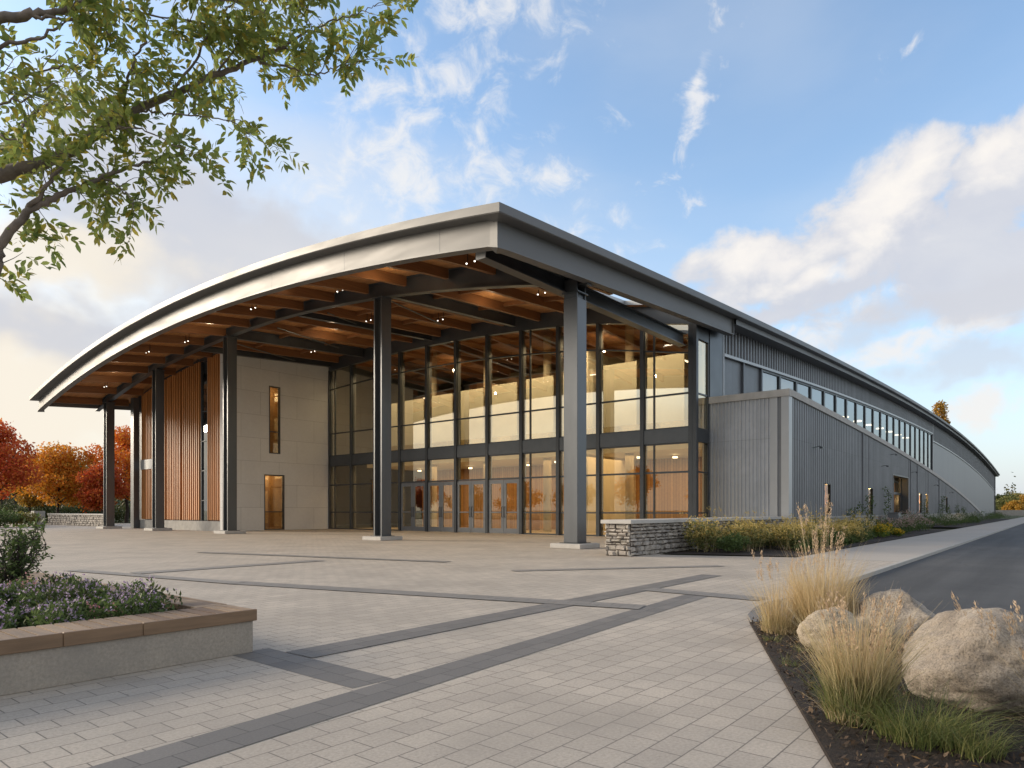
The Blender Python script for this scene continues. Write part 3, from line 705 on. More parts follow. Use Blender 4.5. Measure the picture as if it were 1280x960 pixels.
# pale panelled wing under the canopy
def wall_grid(mb, const, thick, a0, a1, zt, ops, n=6):
    """wall on p = const between q = a0 and a1 with rectangular openings, as butted boxes"""
    xs = sorted({a0, a1, *[o[0] for o in ops], *[o[1] for o in ops], *np.linspace(a0, a1, n+1)})
    for x0, x1 in zip(xs[:-1], xs[1:]):
        m = (x0+x1)/2
        spans = [(0.0, None)]
        for o in sorted([o for o in ops if o[0] < m < o[1]], key=lambda o: o[2]):
            lo, _ = spans.pop()
            if o[2] > lo: spans.append((lo, o[2]))
            spans.append((o[3], None))
        for lo, hi in spans:
            h0, h1 = (zt(x0), zt(x1)) if hi is None else (hi, hi)
            mb.bar([[(x0, const, lo), (x0, const+thick, lo), (x0, const+thick, h0), (x0, const, h0)],
                    [(x1, const, lo), (x1, const+thick, lo), (x1, const+thick, h1), (x1, const, h1)]])
PWW = 46.4; QF = 24.65
wb = MB(); wall_grid(wb, PWW, 0.35, QF, 33.62, lambda q: zr(q, PWW)-TK-0.03, [(28.3, 29.24, 5.8, 10.9), (27.9, 29.6, 0.0, 4.2)])
bp(wb, 'panelled_wall', M['whitewall'])
for (qa, qb, za, zb_) in ((28.3, 29.24, 5.8, 10.9), (27.9, 29.6, 0.03, 4.2)):
    f = MB(); t = 0.07
    f.box(qa, qa+t, PWW-0.02, PWW+0.2, za, zb_); f.box(qb-t, qb, PWW-0.02, PWW+0.2, za, zb_)
    f.box(qa+t, qb-t, PWW-0.02, PWW+0.2, za, za+t); f.box(qa+t, qb-t, PWW-0.02, PWW+0.2, zb_-t, zb_)
    zz = za+(zb_-za)*0.32
    f.box(qa+t, qb-t, PWW+0.0, PWW+0.16, zz, zz+0.06)
    w = bp(f, 'window' if za > 1 else 'door', M['frame'])
    g = MB(); g.quad((qa+t, PWW+0.1, za+t), (qb-t, PWW+0.1, za+t), (qb-t, PWW+0.1, zb_-t), (qa+t, PWW+0.1, zb_-t)); bp(g, 'pane', M['glass_d'], w)
    if za < 1:
        h = MB(); h.tube([(qb-0.25, PWW-0.03, 1.0), (qb-0.25, PWW-0.1, 1.05), (qb-0.25, PWW-0.1, 1.5), (qb-0.25, PWW-0.03, 1.55)], 0.02, 6); bp(h, 'handle', M['black'], w)
b = MB(); b.box(25.4, 33.0, 48.6, 48.8, 0.0, 12.2); bp(b, 'inner_timber_wall', M['inwood'])
b = MB(); b.box(27.0, 30.5, 47.2, 47.3, 11.4, 11.5); bp(b, 'inner_lamp', M['lamp'])
b = MB(); b.box(27.2, 30.3, 47.2, 47.3, 4.6, 4.7); bp(b, 'inner_lamp', M['lamp'])
# timber slat screen
b = MB(); b.beam_p(QF+0.48, 0.3, 46.76, 61.5, lambda p: 0.0, lambda p: zr(QF+0.4, p)-TK-0.03, 10); bp(b, 'screen_backing', M['frame'])
b = MB(); b.box(QF+0.0, QF+0.32, 46.76, 61.5, 0.0, 0.72); bp(b, 'screen_plinth', M['concrete'])
def screen(pa, pb, z0=0.78):
    b = MB(); n = max(1, int(round((pb-pa)/0.30)))
    for i in range(n):
        p = pa+(i+0.5)*(pb-pa)/n + random.uniform(-0.02, 0.02)
        b.beam_p(QF+0.16, 0.26, p-0.065, p+0.065, lambda x: z0, lambda x: zr(QF, x)-0.62, 1)
    bp(b, 'timber_slat_screen', M['slat'])
for pa, pb in ((46.42, 48.7), (49.85, 52.6), (52.8, 55.2), (55.4, 59.8)): screen(pa, pb)
f = MB()
for p in (48.78, 49.72): f.box(QF+0.1, QF+0.3, p-0.04, p+0.04, 0.72, zr(QF, p)-0.7)
for z in (2.2, 4.4, 6.6, 8.8): f.box(QF+0.12, QF+0.28, 48.82, 49.68, z, z+0.06)
w = bp(f, 'window', M['frame'])
g = MB(); g.quad((QF+0.2, 48.82, 0.75), (QF+0.2, 49.68, 0.75), (QF+0.2, 49.68, 11.6), (QF+0.2, 48.82, 11.6)); bp(g, 'pane', M['glass_c'], w)
b = MB(); b.box(QF-0.02, QF+0.05, 57.0, 59.8, 4.9, 5.7); bp(b, 'screen_transom', M['trim'])
b = MB(); b.beam_q(61.65, 0.3, QF, QE-1, lambda q: -0.1, lambda q: zr(q, 61.6)-TK-0.03, 20); bp(b, 'side_wall', M['corr_d'])
b = MB(); b.box(30, 37, 61.85, 65.2, 0, 5.75); b.box(29.9, 37.1, 61.82, 65.3, 5.75, 6.05); bp(b, 'service_annex', M['panel_s'])

# upper hall wall on p = 15
def corr(mb, const, a0, a1, zb, zt, ops=(), pitch=0.4, depth=0.07, axis='q', sgn=-1):
    st = []; a = a0; k = 0
    pat = ((0.0, 0.0), (0.5, 0.0), (0.58, depth), (0.92, depth))
    while a < a1:
        for f_, d in pat:
            x = a0+(k+f_)*pitch
            if x < a1: st.append((x, d))
        k += 1; a = a0+k*pitch
    st.append((a1, 0.0))
    for o in ops:
        for x in o[:2]:
            st.append((x-1e-4, 0.0)); st.append((x+1e-4, 0.0))
    st.sort()
    for (x0, d0), (x1, d1) in zip(st[:-1], st[1:]):
        if x1-x0 < 1e-3: continue
        m = (x0+x1)/2
        spans = [(None, None)]
        for o in sorted([o for o in ops if o[0] < m < o[1]], key=lambda o: o[2]):
            lo, _ = spans.pop()
            spans.append((lo, o[2])); spans.append((o[3], None))
        for lo, hi in spans:
            l0, l1 = (zb(x0), zb(x1)) if lo is None else (lo, lo)
            h0, h1 = (zt(x0), zt(x1)) if hi is None else (hi, hi)
            if h0 <= l0 and h1 <= l1: continue
            c0, c1 = const+sgn*d0, const+sgn*d1
            if axis == 'q': mb.quad((x0, c0, l0), (x1, c1, l1), (x1, c1, h1), (x0, c0, h0))
            else: mb.quad((c0, x0, l0), (c1, x1, l1), (c1, x1, h1), (c0, x0, h0))
PW = 15.0; QS = 37.45; QM = 118.6; QH = 241.0
whead = lambda q: zr(q, PR)-2.15
lowl = lambda q: 11.9-3.2e-4*(q-33.8-85)**2
wt = lambda q: zr(q, PR)-0.45
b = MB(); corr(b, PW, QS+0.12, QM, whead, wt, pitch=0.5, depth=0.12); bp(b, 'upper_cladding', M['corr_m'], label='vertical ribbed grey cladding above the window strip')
b = MB(); corr(b, PW, QM+0.2, QH, lowl, wt, pitch=0.6, depth=0.12); bp(b, 'upper_cladding', M['corr_d'], label='darker ribbed cladding band under the far end of the roof')
b = MB()
for i in range(20):
    a, c = QM+0.2+(QH-QM-0.2)*i/20, QM+0.2+(QH-QM-0.2)*(i+1)/20
    b.quad((a, PW-0.02, -0.1), (c, PW-0.02, -0.1), (c, PW-0.02, lowl(c)), (a, PW-0.02, lowl(a)))
bp(b, 'smooth_cladding', M['panel_s'])
b = MB(); b.beam_q(PW-0.06, 0.16, QM+0.2, QH, lambda q: lowl(q)-0.08, lambda q: lowl(q)+0.08, 24); bp(b, 'cladding_trim', M['trim'])
b = MB(); b.beam_q(PW-0.08, 0.16, QS+0.12, QM, lambda q: whead(q)-0.1, lambda q: whead(q)+0.06, 24); bp(b, 'cladding_trim', M['trim'])
b = MB(); b.box(QS, QS+0.12, PW-0.14, PW+0.05, 6.9, wt(QS)); bp(b, 'cladding_trim', M['trim'])
b = MB(); b.box(QM, QM+0.2, PW-0.14, PW+0.05, 4.0, wt(QM)); bp(b, 'cladding_trim', M['trim'])
ZS = 6.3
b = MB(); b.box(QS+0.12, QM, PW+0.0, PW+0.1, 0.0, ZS); bp(b, 'lower_hall_wall', M['corr_d'])
b = MB(); b.box(QH-0.15, QH+0.05, PW-0.3, PW-0.05, -0.1, wt(QH)); bp(b, 'downpipe', M['steel'])
# louvred panels, then twenty clerestory windows
b = MB()
for i in range(2):
    a, c = QS+0.2+i*3.2, QS+0.2+(i+1)*3.2
    b.quad((a+0.1, PW+0.06, ZS), (c-0.1, PW+0.06, ZS), (c-0.1, PW+0.06, whead(c)), (a+0.1, PW+0.06, whead(a)))
    b.box(c-0.1, c+0.1, PW-0.08, PW+0.08, ZS, whead(c)-0.1)
bp(b, 'louvre_panel', M['corr_d'])
nW = 20; q00 = 44.0; dq = (QM-q00)/nW
for i in range(nW):
    a, c = q00+i*dq, q00+(i+1)*dq
    f = MB()
    f.box(a, a+0.16, PW-0.06, PW+0.12, ZS, whead(a)-0.1); f.box(c-0.16, c, PW-0.06, PW+0.12, ZS, whead(c)-0.1)
    f.box(a+0.16, c-0.16, PW-0.06, PW+0.12, ZS, ZS+0.12)
    f.beam_q(PW+0.03, 0.16, a+0.16, c-0.16, lambda q: whead(q)-0.24, lambda q: whead(q)-0.11, 1)
    w = bp(f, 'window', M['frame'])
    g = MB(); g.quad((a+0.16, PW+0.04, ZS+0.12), (c-0.16, PW+0.04, ZS+0.12), (c-0.16, PW+0.04, whead(c)-0.2), (a+0.16, PW+0.04, whead(a)-0.2)); bp(g, 'pane', M['glass_c'], w)
b = MB(); b.box(37.6, 240, 24, 24.3, 0, 12); bp(b, 'hall_inner_wall', M['interior'])
b = MB(); b.box(52.2, 240, 15.3, 24, 4.4, 4.6); bp(b, 'hall_inner_floor', M['interior'])
for i in range(12):
    q = 47+i*6
    b = MB(); b.disc((q, 17.6, whead(q)-0.9), 0.45, 0.12, 12); bp(b, 'hall_lamp', M['lamp'])
b = MB(); b.beam_p(QH-0.3, 0.3, 15.1, 61.5, lambda p: -0.1, lambda p: zr(QH, p)-TK-0.03, 10); bp(b, 'end_wall', M['corr_d'])
b = MB(); b.box(39.0, 42.5, 13.3, 14.4, 7.05, 8.1); b.box(39.4, 41.9, 13.2, 13.3, 7.3, 7.9); bp(b, 'rooftop_unit', M['steel'])

# low side wing with a falling parapet
QW, PWG = 35.6, 10.77
ztop = lambda q: 7.35-0.02*(q-34.5)-3.7e-4*(q-34.5)**2
wend = 152.0
OPS = [(42.4, 43.8, 1.2, 3.1), (54.0, 55.6, 1.2, 3.15), (63.0, 70.4, 0.0, 4.5), (76.4, 78.2, 1.2, 3.2), (80.4, 82.2, 1.2, 3.2), (96, 98, 1.2, 3.1)]
def wing_ops():
    return OPS
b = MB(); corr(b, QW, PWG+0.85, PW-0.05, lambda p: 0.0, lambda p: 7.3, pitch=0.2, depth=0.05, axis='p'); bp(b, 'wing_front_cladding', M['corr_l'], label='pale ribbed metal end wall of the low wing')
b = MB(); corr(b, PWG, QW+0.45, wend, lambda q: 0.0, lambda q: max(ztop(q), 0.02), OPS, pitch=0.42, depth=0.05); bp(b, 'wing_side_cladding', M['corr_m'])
b = MB(); b.box(QW-0.10, QW+0.45, PWG-0.08, PWG+0.30, 0, 7.30); b.box(QW-0.07, QW+0.02, PWG+0.50, PWG+0.85, 0, 7.3); bp(b, 'wing_corner_trim', M['trim'])
b = MB(); b.box(QW-0.02, QW+0.02, PWG+0.30, PWG+0.50, 0, 7.3); bp(b, 'wing_corner_panel', M['corr_m'])
b = MB(); b.box(QW-0.14, QW+0.25, PWG-0.12, PW-0.1, 7.3, 7.66); bp(b, 'parapet_cap', M['cap'])
b = MB(); b.beam_q(PWG, 0.26, QW+0.25, wend, lambda q: max(ztop(q), 0.0), lambda q: max(ztop(q), 0.0)+0.33, 40); bp(b, 'parapet_cap', M['cap'])
b = MB()
for i in range(30):
    a, c = QW+0.3+(wend-QW-0.3)*i/30, QW+0.3+(wend-QW-0.3)*(i+1)/30
    b.quad((a, PWG+0.02, max(ztop(a)-0.25, 0)), (c, PWG+0.02, max(ztop(c)-0.25, 0)), (c, PW-0.03, max(ztop(c)-0.2, 0)), (a, PW-0.03, max(ztop(a)-0.2, 0)))
bp(b, 'wing_roof', M['roofmetal'])
b = MB(); b.box(QW+0.6, 62.9, PWG+1.05, PWG+1.15, 0.0, 5.0); bp(b, 'wing_inner_wall', M['inwood'])
b = MB(); b.box(70.5, 110, PWG+1.05, PWG+1.15, 0.0, 4.0); bp(b, 'wing_inner_wall', M['inwood'])
for (qa, qb, za, zb_) in OPS:
    f = MB(); t = 0.06
    if za > 0.5:
        f.box(qa, qa+t, PWG-0.008, PWG+0.14, za, zb_); f.box(qb-t, qb, PWG-0.008, PWG+0.14, za, zb_)
        f.box(qa+t, qb-t, PWG-0.008, PWG+0.14, za, za+t); f.box(qa+t, qb-t, PWG-0.07, PWG+0.3, zb_-t, zb_)
        w = bp(f, 'window', M['black'])
        g = MB(); g.quad((qa+t, PWG+0.06, za+t), (qb-t, PWG+0.06, za+t), (qb-t, PWG+0.06, zb_-t), (qa+t, PWG+0.06, zb_-t)); bp(g, 'pane', M['glass_w'], w)
        b = MB(); b.box(qa+0.2, qb-0.2, PWG+0.6, PWG+0.7, zb_-0.1, zb_); bp(b, 'wing_lamp', M['lamp'], w)
    else:                                                          # recessed entrance
        f.box(qa, qa+0.15, PWG-0.06, PWG+0.7, 0, zb_); f.box(qb-0.15, qb, PWG-0.06, PWG+0.7, 0, zb_)
        f.box(qa+0.15, qb-0.15, PWG-0.06, PWG+0.7, zb_-0.1, zb_)
        w = bp(f, 'entrance_recess', M['frame'])
        d = MB()
        for x in (qa+0.15, (qa+qb)/2-0.1, qb-0.35): d.box(x, x+0.2, PWG+0.5, PWG+0.68, 0, zb_-0.1)
        d.box(qa+0.35, qb-0.35, PWG+0.52, PWG+0.66, 2.9, 3.1)
        dd = bp(d, 'door', M['frame'])
        g = MB(); g.quad((qa+0.3, PWG+0.6, 0.02), (qb-0.3, PWG+0.6, 0.02), (qb-0.3, PWG+0.6, zb_-0.12), (qa+0.3, PWG+0.6, zb_-0.12)); bp(g, 'pane', M['glass_d'], dd)
        b = MB(); b.box(qa-0.2, qb+0.2, PWG+1.6, PWG+1.7, 0, zb_); bp(b, 'entrance_inner_wall', M['inwood'])
        b = MB(); b.box(qa+1.0, qb-1, PWG+1.1, PWG+1.2, zb_-0.3, zb_-0.2); bp(b, 'entrance_lamp', M['lamp'])
for q, z in ((40.0, 5.0), (58.5, 4.9), (62.0, 6.0), (72.0, 5.0), (86.0, 4.2), (99.0, 3.7)):
    b = MB(); b.tube([(q, PWG-0.02, z), (q, PWG-0.4, z+0.06), (q, PWG-0.45, z+0.03)], 0.02, 6); b.box(q-0.07, q+0.07, PWG-0.55, PWG-0.38, z-0.07, z+0.02); bp(b, 'wall_lamp', M['steel'])
for q in (52.0, 71.4, 75.0, 90.0):
    b = MB(); b.box(q-0.05, q+0.05, PWG-0.12, PWG-0.05, 0.2, ztop(q)-0.02); bp(b, 'downpipe', M['corr_m'])
b = MB(); b.box(QW+0.5, wend-30, PWG-0.25, PWG-0.06, 0, 1.05); b.box(QW+0.5, wend-30, PWG-0.32, PWG-0.06, 1.05, 1.15); bp(b, 'wing_base_wall', M['concrete'])

# lit spotlights under the soffit
for i in range(18):
    if i % 3 == 1: continue
    p = 19.0+(i % 9)*4.9+(0.9 if i % 2 else -0.6); q = 20.2+(i % 3)*0.5 if i < 9 else 27.0+(i % 3)*1.4
    if i >= 9 and p > 45: continue
    z = zr(q, p)-0.62
    for s in (-0.22, 0.22):
        b = MB(); b.tube([(q, p+s, zr(q, p)-TK-0.03), (q, p+s, z), (q-0.06, p+s, z-0.14)], [0.018, 0.018, 0.036], 8); sb = bp(b, 'spotlight', M['black'])
        b = MB(); b.tube([(q-0.061, p+s, z-0.142), (q-0.075, p+s, z-0.16)], 0.034, 8); bp(b, 'lamp_lens', M['lamp_w'], sb)
for p, q in ((30.5, 19.4), (19.8, 26.0)):
    z = zr(q, p)-0.42
    b = MB(); b.box(q-0.06, q+0.06, p-0.7, p+0.7, z, z+0.05); bp(b, 'soffit_light', M['lamp_w'])

def area(name, q, p, z, sx, sy, en, col=(1, 0.72, 0.4), rot=(0, 0, 0)):
    l = bpy.data.lights.new(name, 'AREA'); l.shape = 'RECTANGLE'; l.size = sx; l.size_y = sy; l.energy = en; l.color = col
    o = bpy.data.objects.new(name, l); link(o); o.location = W(q, p, z); o.rotation_euler = (rot[0], rot[1], TH+rot[2]); return o
LOB = 0.15
area('lobby_light', 36.1, 24, 12.0, 2.6, 15, 2600*LOB, (1, 0.80, 0.52))  # upper pair of unseen area lights, set forward to wash the added cream panels
area('lobby_light', 36.1, 38, 12.2, 2.6, 13, 2200*LOB, (1, 0.80, 0.52))
area('lobby_light', 39.5, 23, 5.0, 5, 14, 1700*LOB)
area('lobby_light', 39.5, 38, 5.0, 5, 14, 1700*LOB)
area('room_light', 28.8, 47.7, 11.3, 3, 0.5, 20)
area('room_light', 28.8, 47.7, 4.6, 3, 0.5, 20)
for q, p, zz in ((20.5, 24, 0), (20.5, 40, 0), (28, 24, 0), (28, 38, 0), (20.5, 54, 0)):
    z = zr(q, p)-0.62
    l = bpy.data.lights.new('soffit_spot', 'POINT'); l.energy = 15; l.color = (1, 0.78, 0.5); l.shadow_soft_size = 0.08
    o = bpy.data.objects.new('soffit_spot', l); link(o); o.location = W(q, p, z-0.6)
for (qa, qb, za, zb_) in OPS:
    l = bpy.data.lights.new('wing_light', 'POINT'); l.energy = 110 if za > 0.5 else 40; l.color = (1, 0.68, 0.34); l.shadow_soft_size = 0.1
    o = bpy.data.objects.new('wing_light', l); link(o); o.location = W(qb+2.2 if za > 0.5 else (qa+qb)/2, PWG+(0.55 if za > 0.5 else 1.25), zb_-0.6)

# ------------------------------------------------------------------ stone walls
def rubble_face(mb, o, d, n, ln, h, rowh):
    """courses of rough stones on a face: o start (q,p), d along, n outward"""
    z = 0.0
    while z < h-0.05:
        rh = min(random.uniform(rowh*0.6, rowh*1.5), h-z)
        if h-z-rh < rowh*0.5: rh = h-z
        x = 0.0
        while x < ln-0.02:
            w = min(random.uniform(rowh*0.7, rowh*2.8), ln-x)
            if ln-x-w < rowh*0.5: w = ln-x
            g = 0.012; dep = random.uniform(0.02, 0.11); ch = random.uniform(0.015, 0.045)
            a0, a1, b0, b1 = x+g, x+w-g, z+g, z+rh-g
            j = lambda: random.uniform(-0.02, 0.02)
            base = [(a0+j(), b0+j(), 0), (a1+j(), b0+j(), 0), (a1+j(), b1+j(), 0), (a0+j(), b1+j(), 0)]
            topf = [(a0+ch+j(), b0+ch+j(), dep), (a1-ch+j(), b0+ch+j(), dep+j()), (a1-ch+j(), b1-ch+j(), dep), (a0+ch+j(), b1-ch+j(), dep+j())]
            vs = [(o[0]+d[0]*t[0]+n[0]*t[2], o[1]+d[1]*t[0]+n[1]*t[2], t[1]) for t in base+topf]
            mb.add(vs, [(4, 5, 6, 7), (0, 1, 5, 4), (1, 2, 6, 5), (2, 3, 7, 6), (3, 0, 4, 7)])
            x += w
        z += rh
    mb.recalc = True
def stone_wall(name, label, q_a, q_b, p_a, p_b, h, rowh, faces, capo=0.1, caph=0.13):
    e = empty(name, (q_a+q_b)/2, (p_a+p_b)/2)
    tag(e, label, 'wall')
    c = MB(); c.box(q_a+0.07, q_b-0.03, p_a+0.07, p_b-0.07, -0.02, h); c.build('core', M['bark_d'], e)
    b = MB()
    if 'p-' in faces: rubble_face(b, (q_a+0.07, p_a+0.07), (1, 0), (0, -1), q_b-q_a-0.1, h, rowh)
    if 'q-' in faces: rubble_face(b, (q_a+0.07, p_a+0.07), (0, 1), (-1, 0), p_b-p_a-0.14, h, rowh)
    if 'p+' in faces: rubble_face(b, (q_a+0.07, p_b-0.07), (1, 0), (0, 1), q_b-q_a-0.1, h, rowh)
    b.build('stonework', M['rubble'], e)
    n = max(1, int((q_b-q_a)/2.4)); cp = MB()
    if q_b-q_a > p_b-p_a:
        for i in range(n): cp.box(q_a-capo+(q_b-q_a+capo)*i/n+0.004, q_a-capo+(q_b-q_a+capo)*(i+1)/n-0.004, p_a-capo*0.5, p_b+capo*0.5, h, h+caph, 0.012)
    else:
        n = max(1, int((p_b-p_a)/2.4))
        for i in range(n): cp.box(q_a-capo*0.5, q_b+capo*0.5, p_a+(p_b-p_a)*i/n+0.004, p_a+(p_b-p_a)*(i+1)/n-0.004, h, h+caph, 0.012)
    cp.build('cap', M['cap'], e)
    return e
stone_wall('stone_wall', 'low dry stone wall with pale cap beside the glass entrance corner', 19.5, 35.3, 10.8, 11.85, 1.06, 0.135, ('p-', 'q-', 'p+'))
wq, wp = far(100, 68)
stone_wall('stone_wall', 'distant grey rubble wall below the autumn trees', wq-0.4, wq+0.4, wp-7.0, wp+8, 1.05, 0.2, ('q-',))
wq2, wp2 = far(12, 70)
e = empty('garden_wall', wq2, wp2); tag(e, 'short plain concrete garden wall with pillar, left of the rubble wall', 'wall')
b = MB(); b.box(wq2-0.2, wq2+0.2, wp2-8.2, wp2+6, 0, 1.2); b.build('panel', M['concrete'], e)
b = MB(); b.box(wq2-0.45, wq2+0.45, wp2-9.1, wp2-8.2, 0, 1.45); b.build('pillar', M['concrete'], e)

# ------------------------------------------------------------------ bench planter
KQ, KP = 3.9, 6.62
PLN = empty('bench_planter', KQ, KP); tag(PLN, 'raised concrete planter with slatted brown timber bench top', 'planter')
QB, PB2, HC = -4.5, 18.0, 0.355
b = MB()
b.box(0.62, KQ-0.03, KP+0.03, KP+0.33, 0, HC, 0.006)
b.box(QB, 0.608, KP+0.03, KP+0.33, 0, HC, 0.006)
b.box(KQ-0.33, KQ-0.03, KP+0.333, PB2, 0, HC, 0.006)
b.build('concrete_wall', M['bench_con'], PLN)
b = MB(); x = KQ
while x > QB:
    w = 0.138
    b.box(x-w, x-0.018, KP+0.045, KP+0.62, HC+0.01, HC+0.098); x -= w+0.002
b.build('bench_top', M['bench_wood'], PLN)
b = MB(); b.box(QB, KQ-0.05, KP+0.06, KP+0.6, HC+0.002, HC+0.05); b.build('gap_shade_backing', M['soil'], PLN)  # added dark box under the boards, standing in for shade in their gaps
b = MB(); cuts = [KQ, 2.75, 2.1, 0.62, -0.9, -2.4, QB]
for a, c in zip(cuts[1:], cuts[:-1]): b.box(a+0.004, c, KP+0.0, KP+0.042, HC-0.02, HC+0.1, 0.005)
b.build('edge_board', M['bench_edge'], PLN)
b = MB(); x = KP+0.63
while x < PB2:
    b.box(KQ-0.34, KQ-0.045, x+0.003, x+0.138, HC+0.01, HC+0.098, 0.005); x += 0.14
b.box(KQ-0.042, KQ-0.001, KP+0.63, PB2, HC-0.02, HC+0.1); 
b.build('bench_top', M['bench_wood'], PLN)
b = MB()
n = 24
def soilz(q, p): return 0.34+0.05*math.sin(q*1.7+p)+0.03*math.sin(p*2.3)
qq = list(np.linspace(QB, KQ-0.2, 14)); pp = list(np.linspace(KP+0.3, PB2, 20))
sheet(qq, pp, soilz).build('soil', M['soil'], PLN)
b = MB(); b.box(QB-0.2, QB, KP+0.03, PB2, 0, HC); b.box(QB, KQ-0.33, PB2, PB2+0.2, 0, HC); b.build('concrete_wall', M['bench_con'], PLN)

# ------------------------------------------------------------------ plants
def plant_root(name, q, p, z, label, catg, group=None):
    e = empty(name, q, p, z, rot=False); tag(e, label, catg, group); return e
def clump(name, q, p, z, label, rx, ry, h, leafm, n, ln, wd, flm=None, nf=0, fs=0.03, group=None, catg='plant', stems=True, flow_top=True):
    e = plant_root(name, q, p, z, label, catg, group)
    k = 5
    blobs = [(R.uniform(-.5, .5)*rx, R.uniform(-.5, .5)*ry, h*R.uniform(.3, .62), rx*R.uniform(.45, .75), ry*R.uniform(.45, .75), h*R.uniform(.32, .42)) for _ in range(k)]
    C = blobpts(n, blobs); C[:, 2] = np.maximum(C[:, 2], 0.01)
    up = np.tile(np.array([[0, 0, 0.7]]), (n, 1))
    V, Fc = leaves(C, ln, wd, up)
    npmesh('foliage', V, Fc, leafm, e)
    if flm is not None and nf:
        C = blobpts(nf, [(b[0], b[1], b[2]+h*0.12, b[3], b[4], b[5]*1.1) for b in blobs])
        if flow_top:
            C = C[C[:, 2] > h*0.45]
        nC = len(C)
        parts = []
        for r_ in range(3): parts.append(leaves(C+R.normal(0, fs*0.3, (nC, 3)), fs, fs*0.8, np.tile([[0, 0, .3]], (nC, 1))))
        V, Fc = cat(parts); npmesh('flower_heads', V, Fc, flm, e)['kind'] = 'stuff'
    return e
# border beside the hall
bedp = MB()
bpts = [(22.6, 6.6), (22.0, 9.0), (21.3, 10.5), (35.6, 10.7), (63, 10.45), (63, 6.6)]
bedp.poly(bpts, 0.02); bedp.build('flower_bed', M['mulch']); tag(COL.objects['flower_bed'], kind='structure')
b = MB(); b.poly([(70.5, 6.6), (70.5, 10.45), (150, 10.45), (150, 6.6)], 0.02); tag(b.build('flower_bed', M['mulch']), kind='structure')
kinds = {
 'goldenrod': ('leaf_gr', 'fl_y', 'straw-yellow goldenrod clump in the border along the stone wall', 0.75, 0.95),
 'yellow': ('leaf_b', 'fl_yb', 'low bright yellow flowering mound in the border by the footpath', 0.55, 0.6),
 'green': ('leaf_m', None, 'low green leafy clump in the border along the metal wing', 0.6, 0.6),
 'pink': ('leaf_m', 'fl_pk2', 'dusty pink flowering clump in the border near the recessed side entrance', 0.75, 0.95),
 'white': ('leaf_m', 'fl_w', 'cream flowering clump in the border along the metal wing', 0.65, 0.8)}
def wisps(e, h, r, n):
    V, Fc, tips = blades(n, r*.7, h, .35, .014, .2, .45, 3); npmesh('stems', V, Fc, M['straw'], e)
    C = np.repeat(tips, 9, 0)+R.normal(0, .04, (len(tips)*9, 3)); V, Fc = leaves(C, .06, .035); npmesh('seed_sprays', V, Fc, M['fl_y'], e)
def border(kind, q, p, s=1.0, n=700):
    s *= random.uniform(.85, 1.15)
    lm, fm, lab, r_, h = kinds[kind]
    nm = {'goldenrod': 'goldenrod', 'yellow': 'yellow_daisy', 'green': 'border_plant', 'pink': 'sedum', 'white': 'white_aster'}[kind]
    h *= random.uniform(.8, 1.2)
    e_ = clump(nm, q, p, 0.02, lab, r_*s, r_*s, h*s, M[lm], int(n*1.25), 0.12 if kind != 'green' else 0.16, 0.045, M[fm] if fm else None, int(n*(0.5 if kind != 'green' else 0)), 0.07, group=kind+' clumps in the hall border', catg='plant')
    if kind in ('goldenrod', 'white') and q < 50: wisps(e_, h*s*1.15, r_*s, 11)
i = 0
for q in np.arange(23.3, 36.5, 0.95):
    for p in (10.2, 9.2, 8.2):
        if q > 25.5 or p > 8.8:
            border(random.choice(('goldenrod', 'goldenrod', 'goldenrod', 'green', 'white')) if p < 10 else 'goldenrod', q+random.uniform(-.25, .25), p+random.uniform(-.25, .25)-0.05*(q-23), random.uniform(0.75, 1.12), 620)
for q in np.arange(25.2, 38, 1.3): border('green', q, 7.4+random.uniform(-.25, .2), random.uniform(0.4, 0.6), 350)
for q in np.arange(37.2, 46, 1.25): border('goldenrod' if random.random() < .45 else 'white', q, random.uniform(8.8, 9.9), random.uniform(.85, 1.1), 520)
for q in np.arange(37.0, 47, 1.3): border('green', q, 8.0+random.uniform(-.2, .3), random.uniform(.6, .9), 420)
for q in (40.5, 41.7, 42.8, 44.0): border('yellow', q, 7.5+random.uniform(-.2, .2), random.uniform(.9, 1.15), 420)
for q in np.arange(46, 60, 1.7):
    border('pink', q, random.uniform(7.7, 8.4), random.uniform(1.0, 1.35), 420); border('green', q+.8, random.uniform(8.6, 9.8), 1.3, 350)
for q in np.arange(72, 104, 2.3):
    border(random.choice(['green', 'white', 'green']), q, random.uniform(7.7, 8.6), random.uniform(1.2, 1.8), 300)
    border('green', q+1, 9.4, random.uniform(1.3, 1.9), 260)
for q in np.arange(106, 148, 4): border('green', q, random.uniform(7.8, 9.0), random.uniform(2.0, 2.6), 240)
# slim climbing plants on the wing wall
for q, h in ((47.5, 1.9), (52.2, 2.6), (58.5, 3.3), (76, 2.6), (88.5, 3.1), (93, 2.2), (104, 2.2), (110, 2.0)):
    e = plant_root('climbing_plant', q, 10.25, 0.02, 'slim upright green plant against the ribbed wing wall', 'plant', 'slim upright plants along the wing wall')
    C = blobpts(300, [(R.normal(0, .1), R.normal(0, .1), z, .28, .28, .35) for z in np.linspace(.3, h-.3, 6)])
    V, Fc = leaves(C, 0.16, 0.07); npmesh('foliage', V, Fc, M['leaf_m'], e)
    s = MB(); s.tube([(q, 10.25, 0.02), (q+.03, 10.22, h*.5), (q, 10.25, h*.9)], 0.015, 5)
    me = s.build('stem', M['bark_d'], e); me.rotation_euler = (0, 0, TH)
b = MB(); q, p = 57.0, 9.6; b.box(q-0.55, q+0.55, p-0.35, p+0.35, 0, 1.3, 0.02); b.box(q-0.6, q+0.6, p-0.4, p+0.4, 1.3, 1.36)
b.box(q-0.45, q+0.45, p-0.37, p-0.35, 0.2, 1.2)
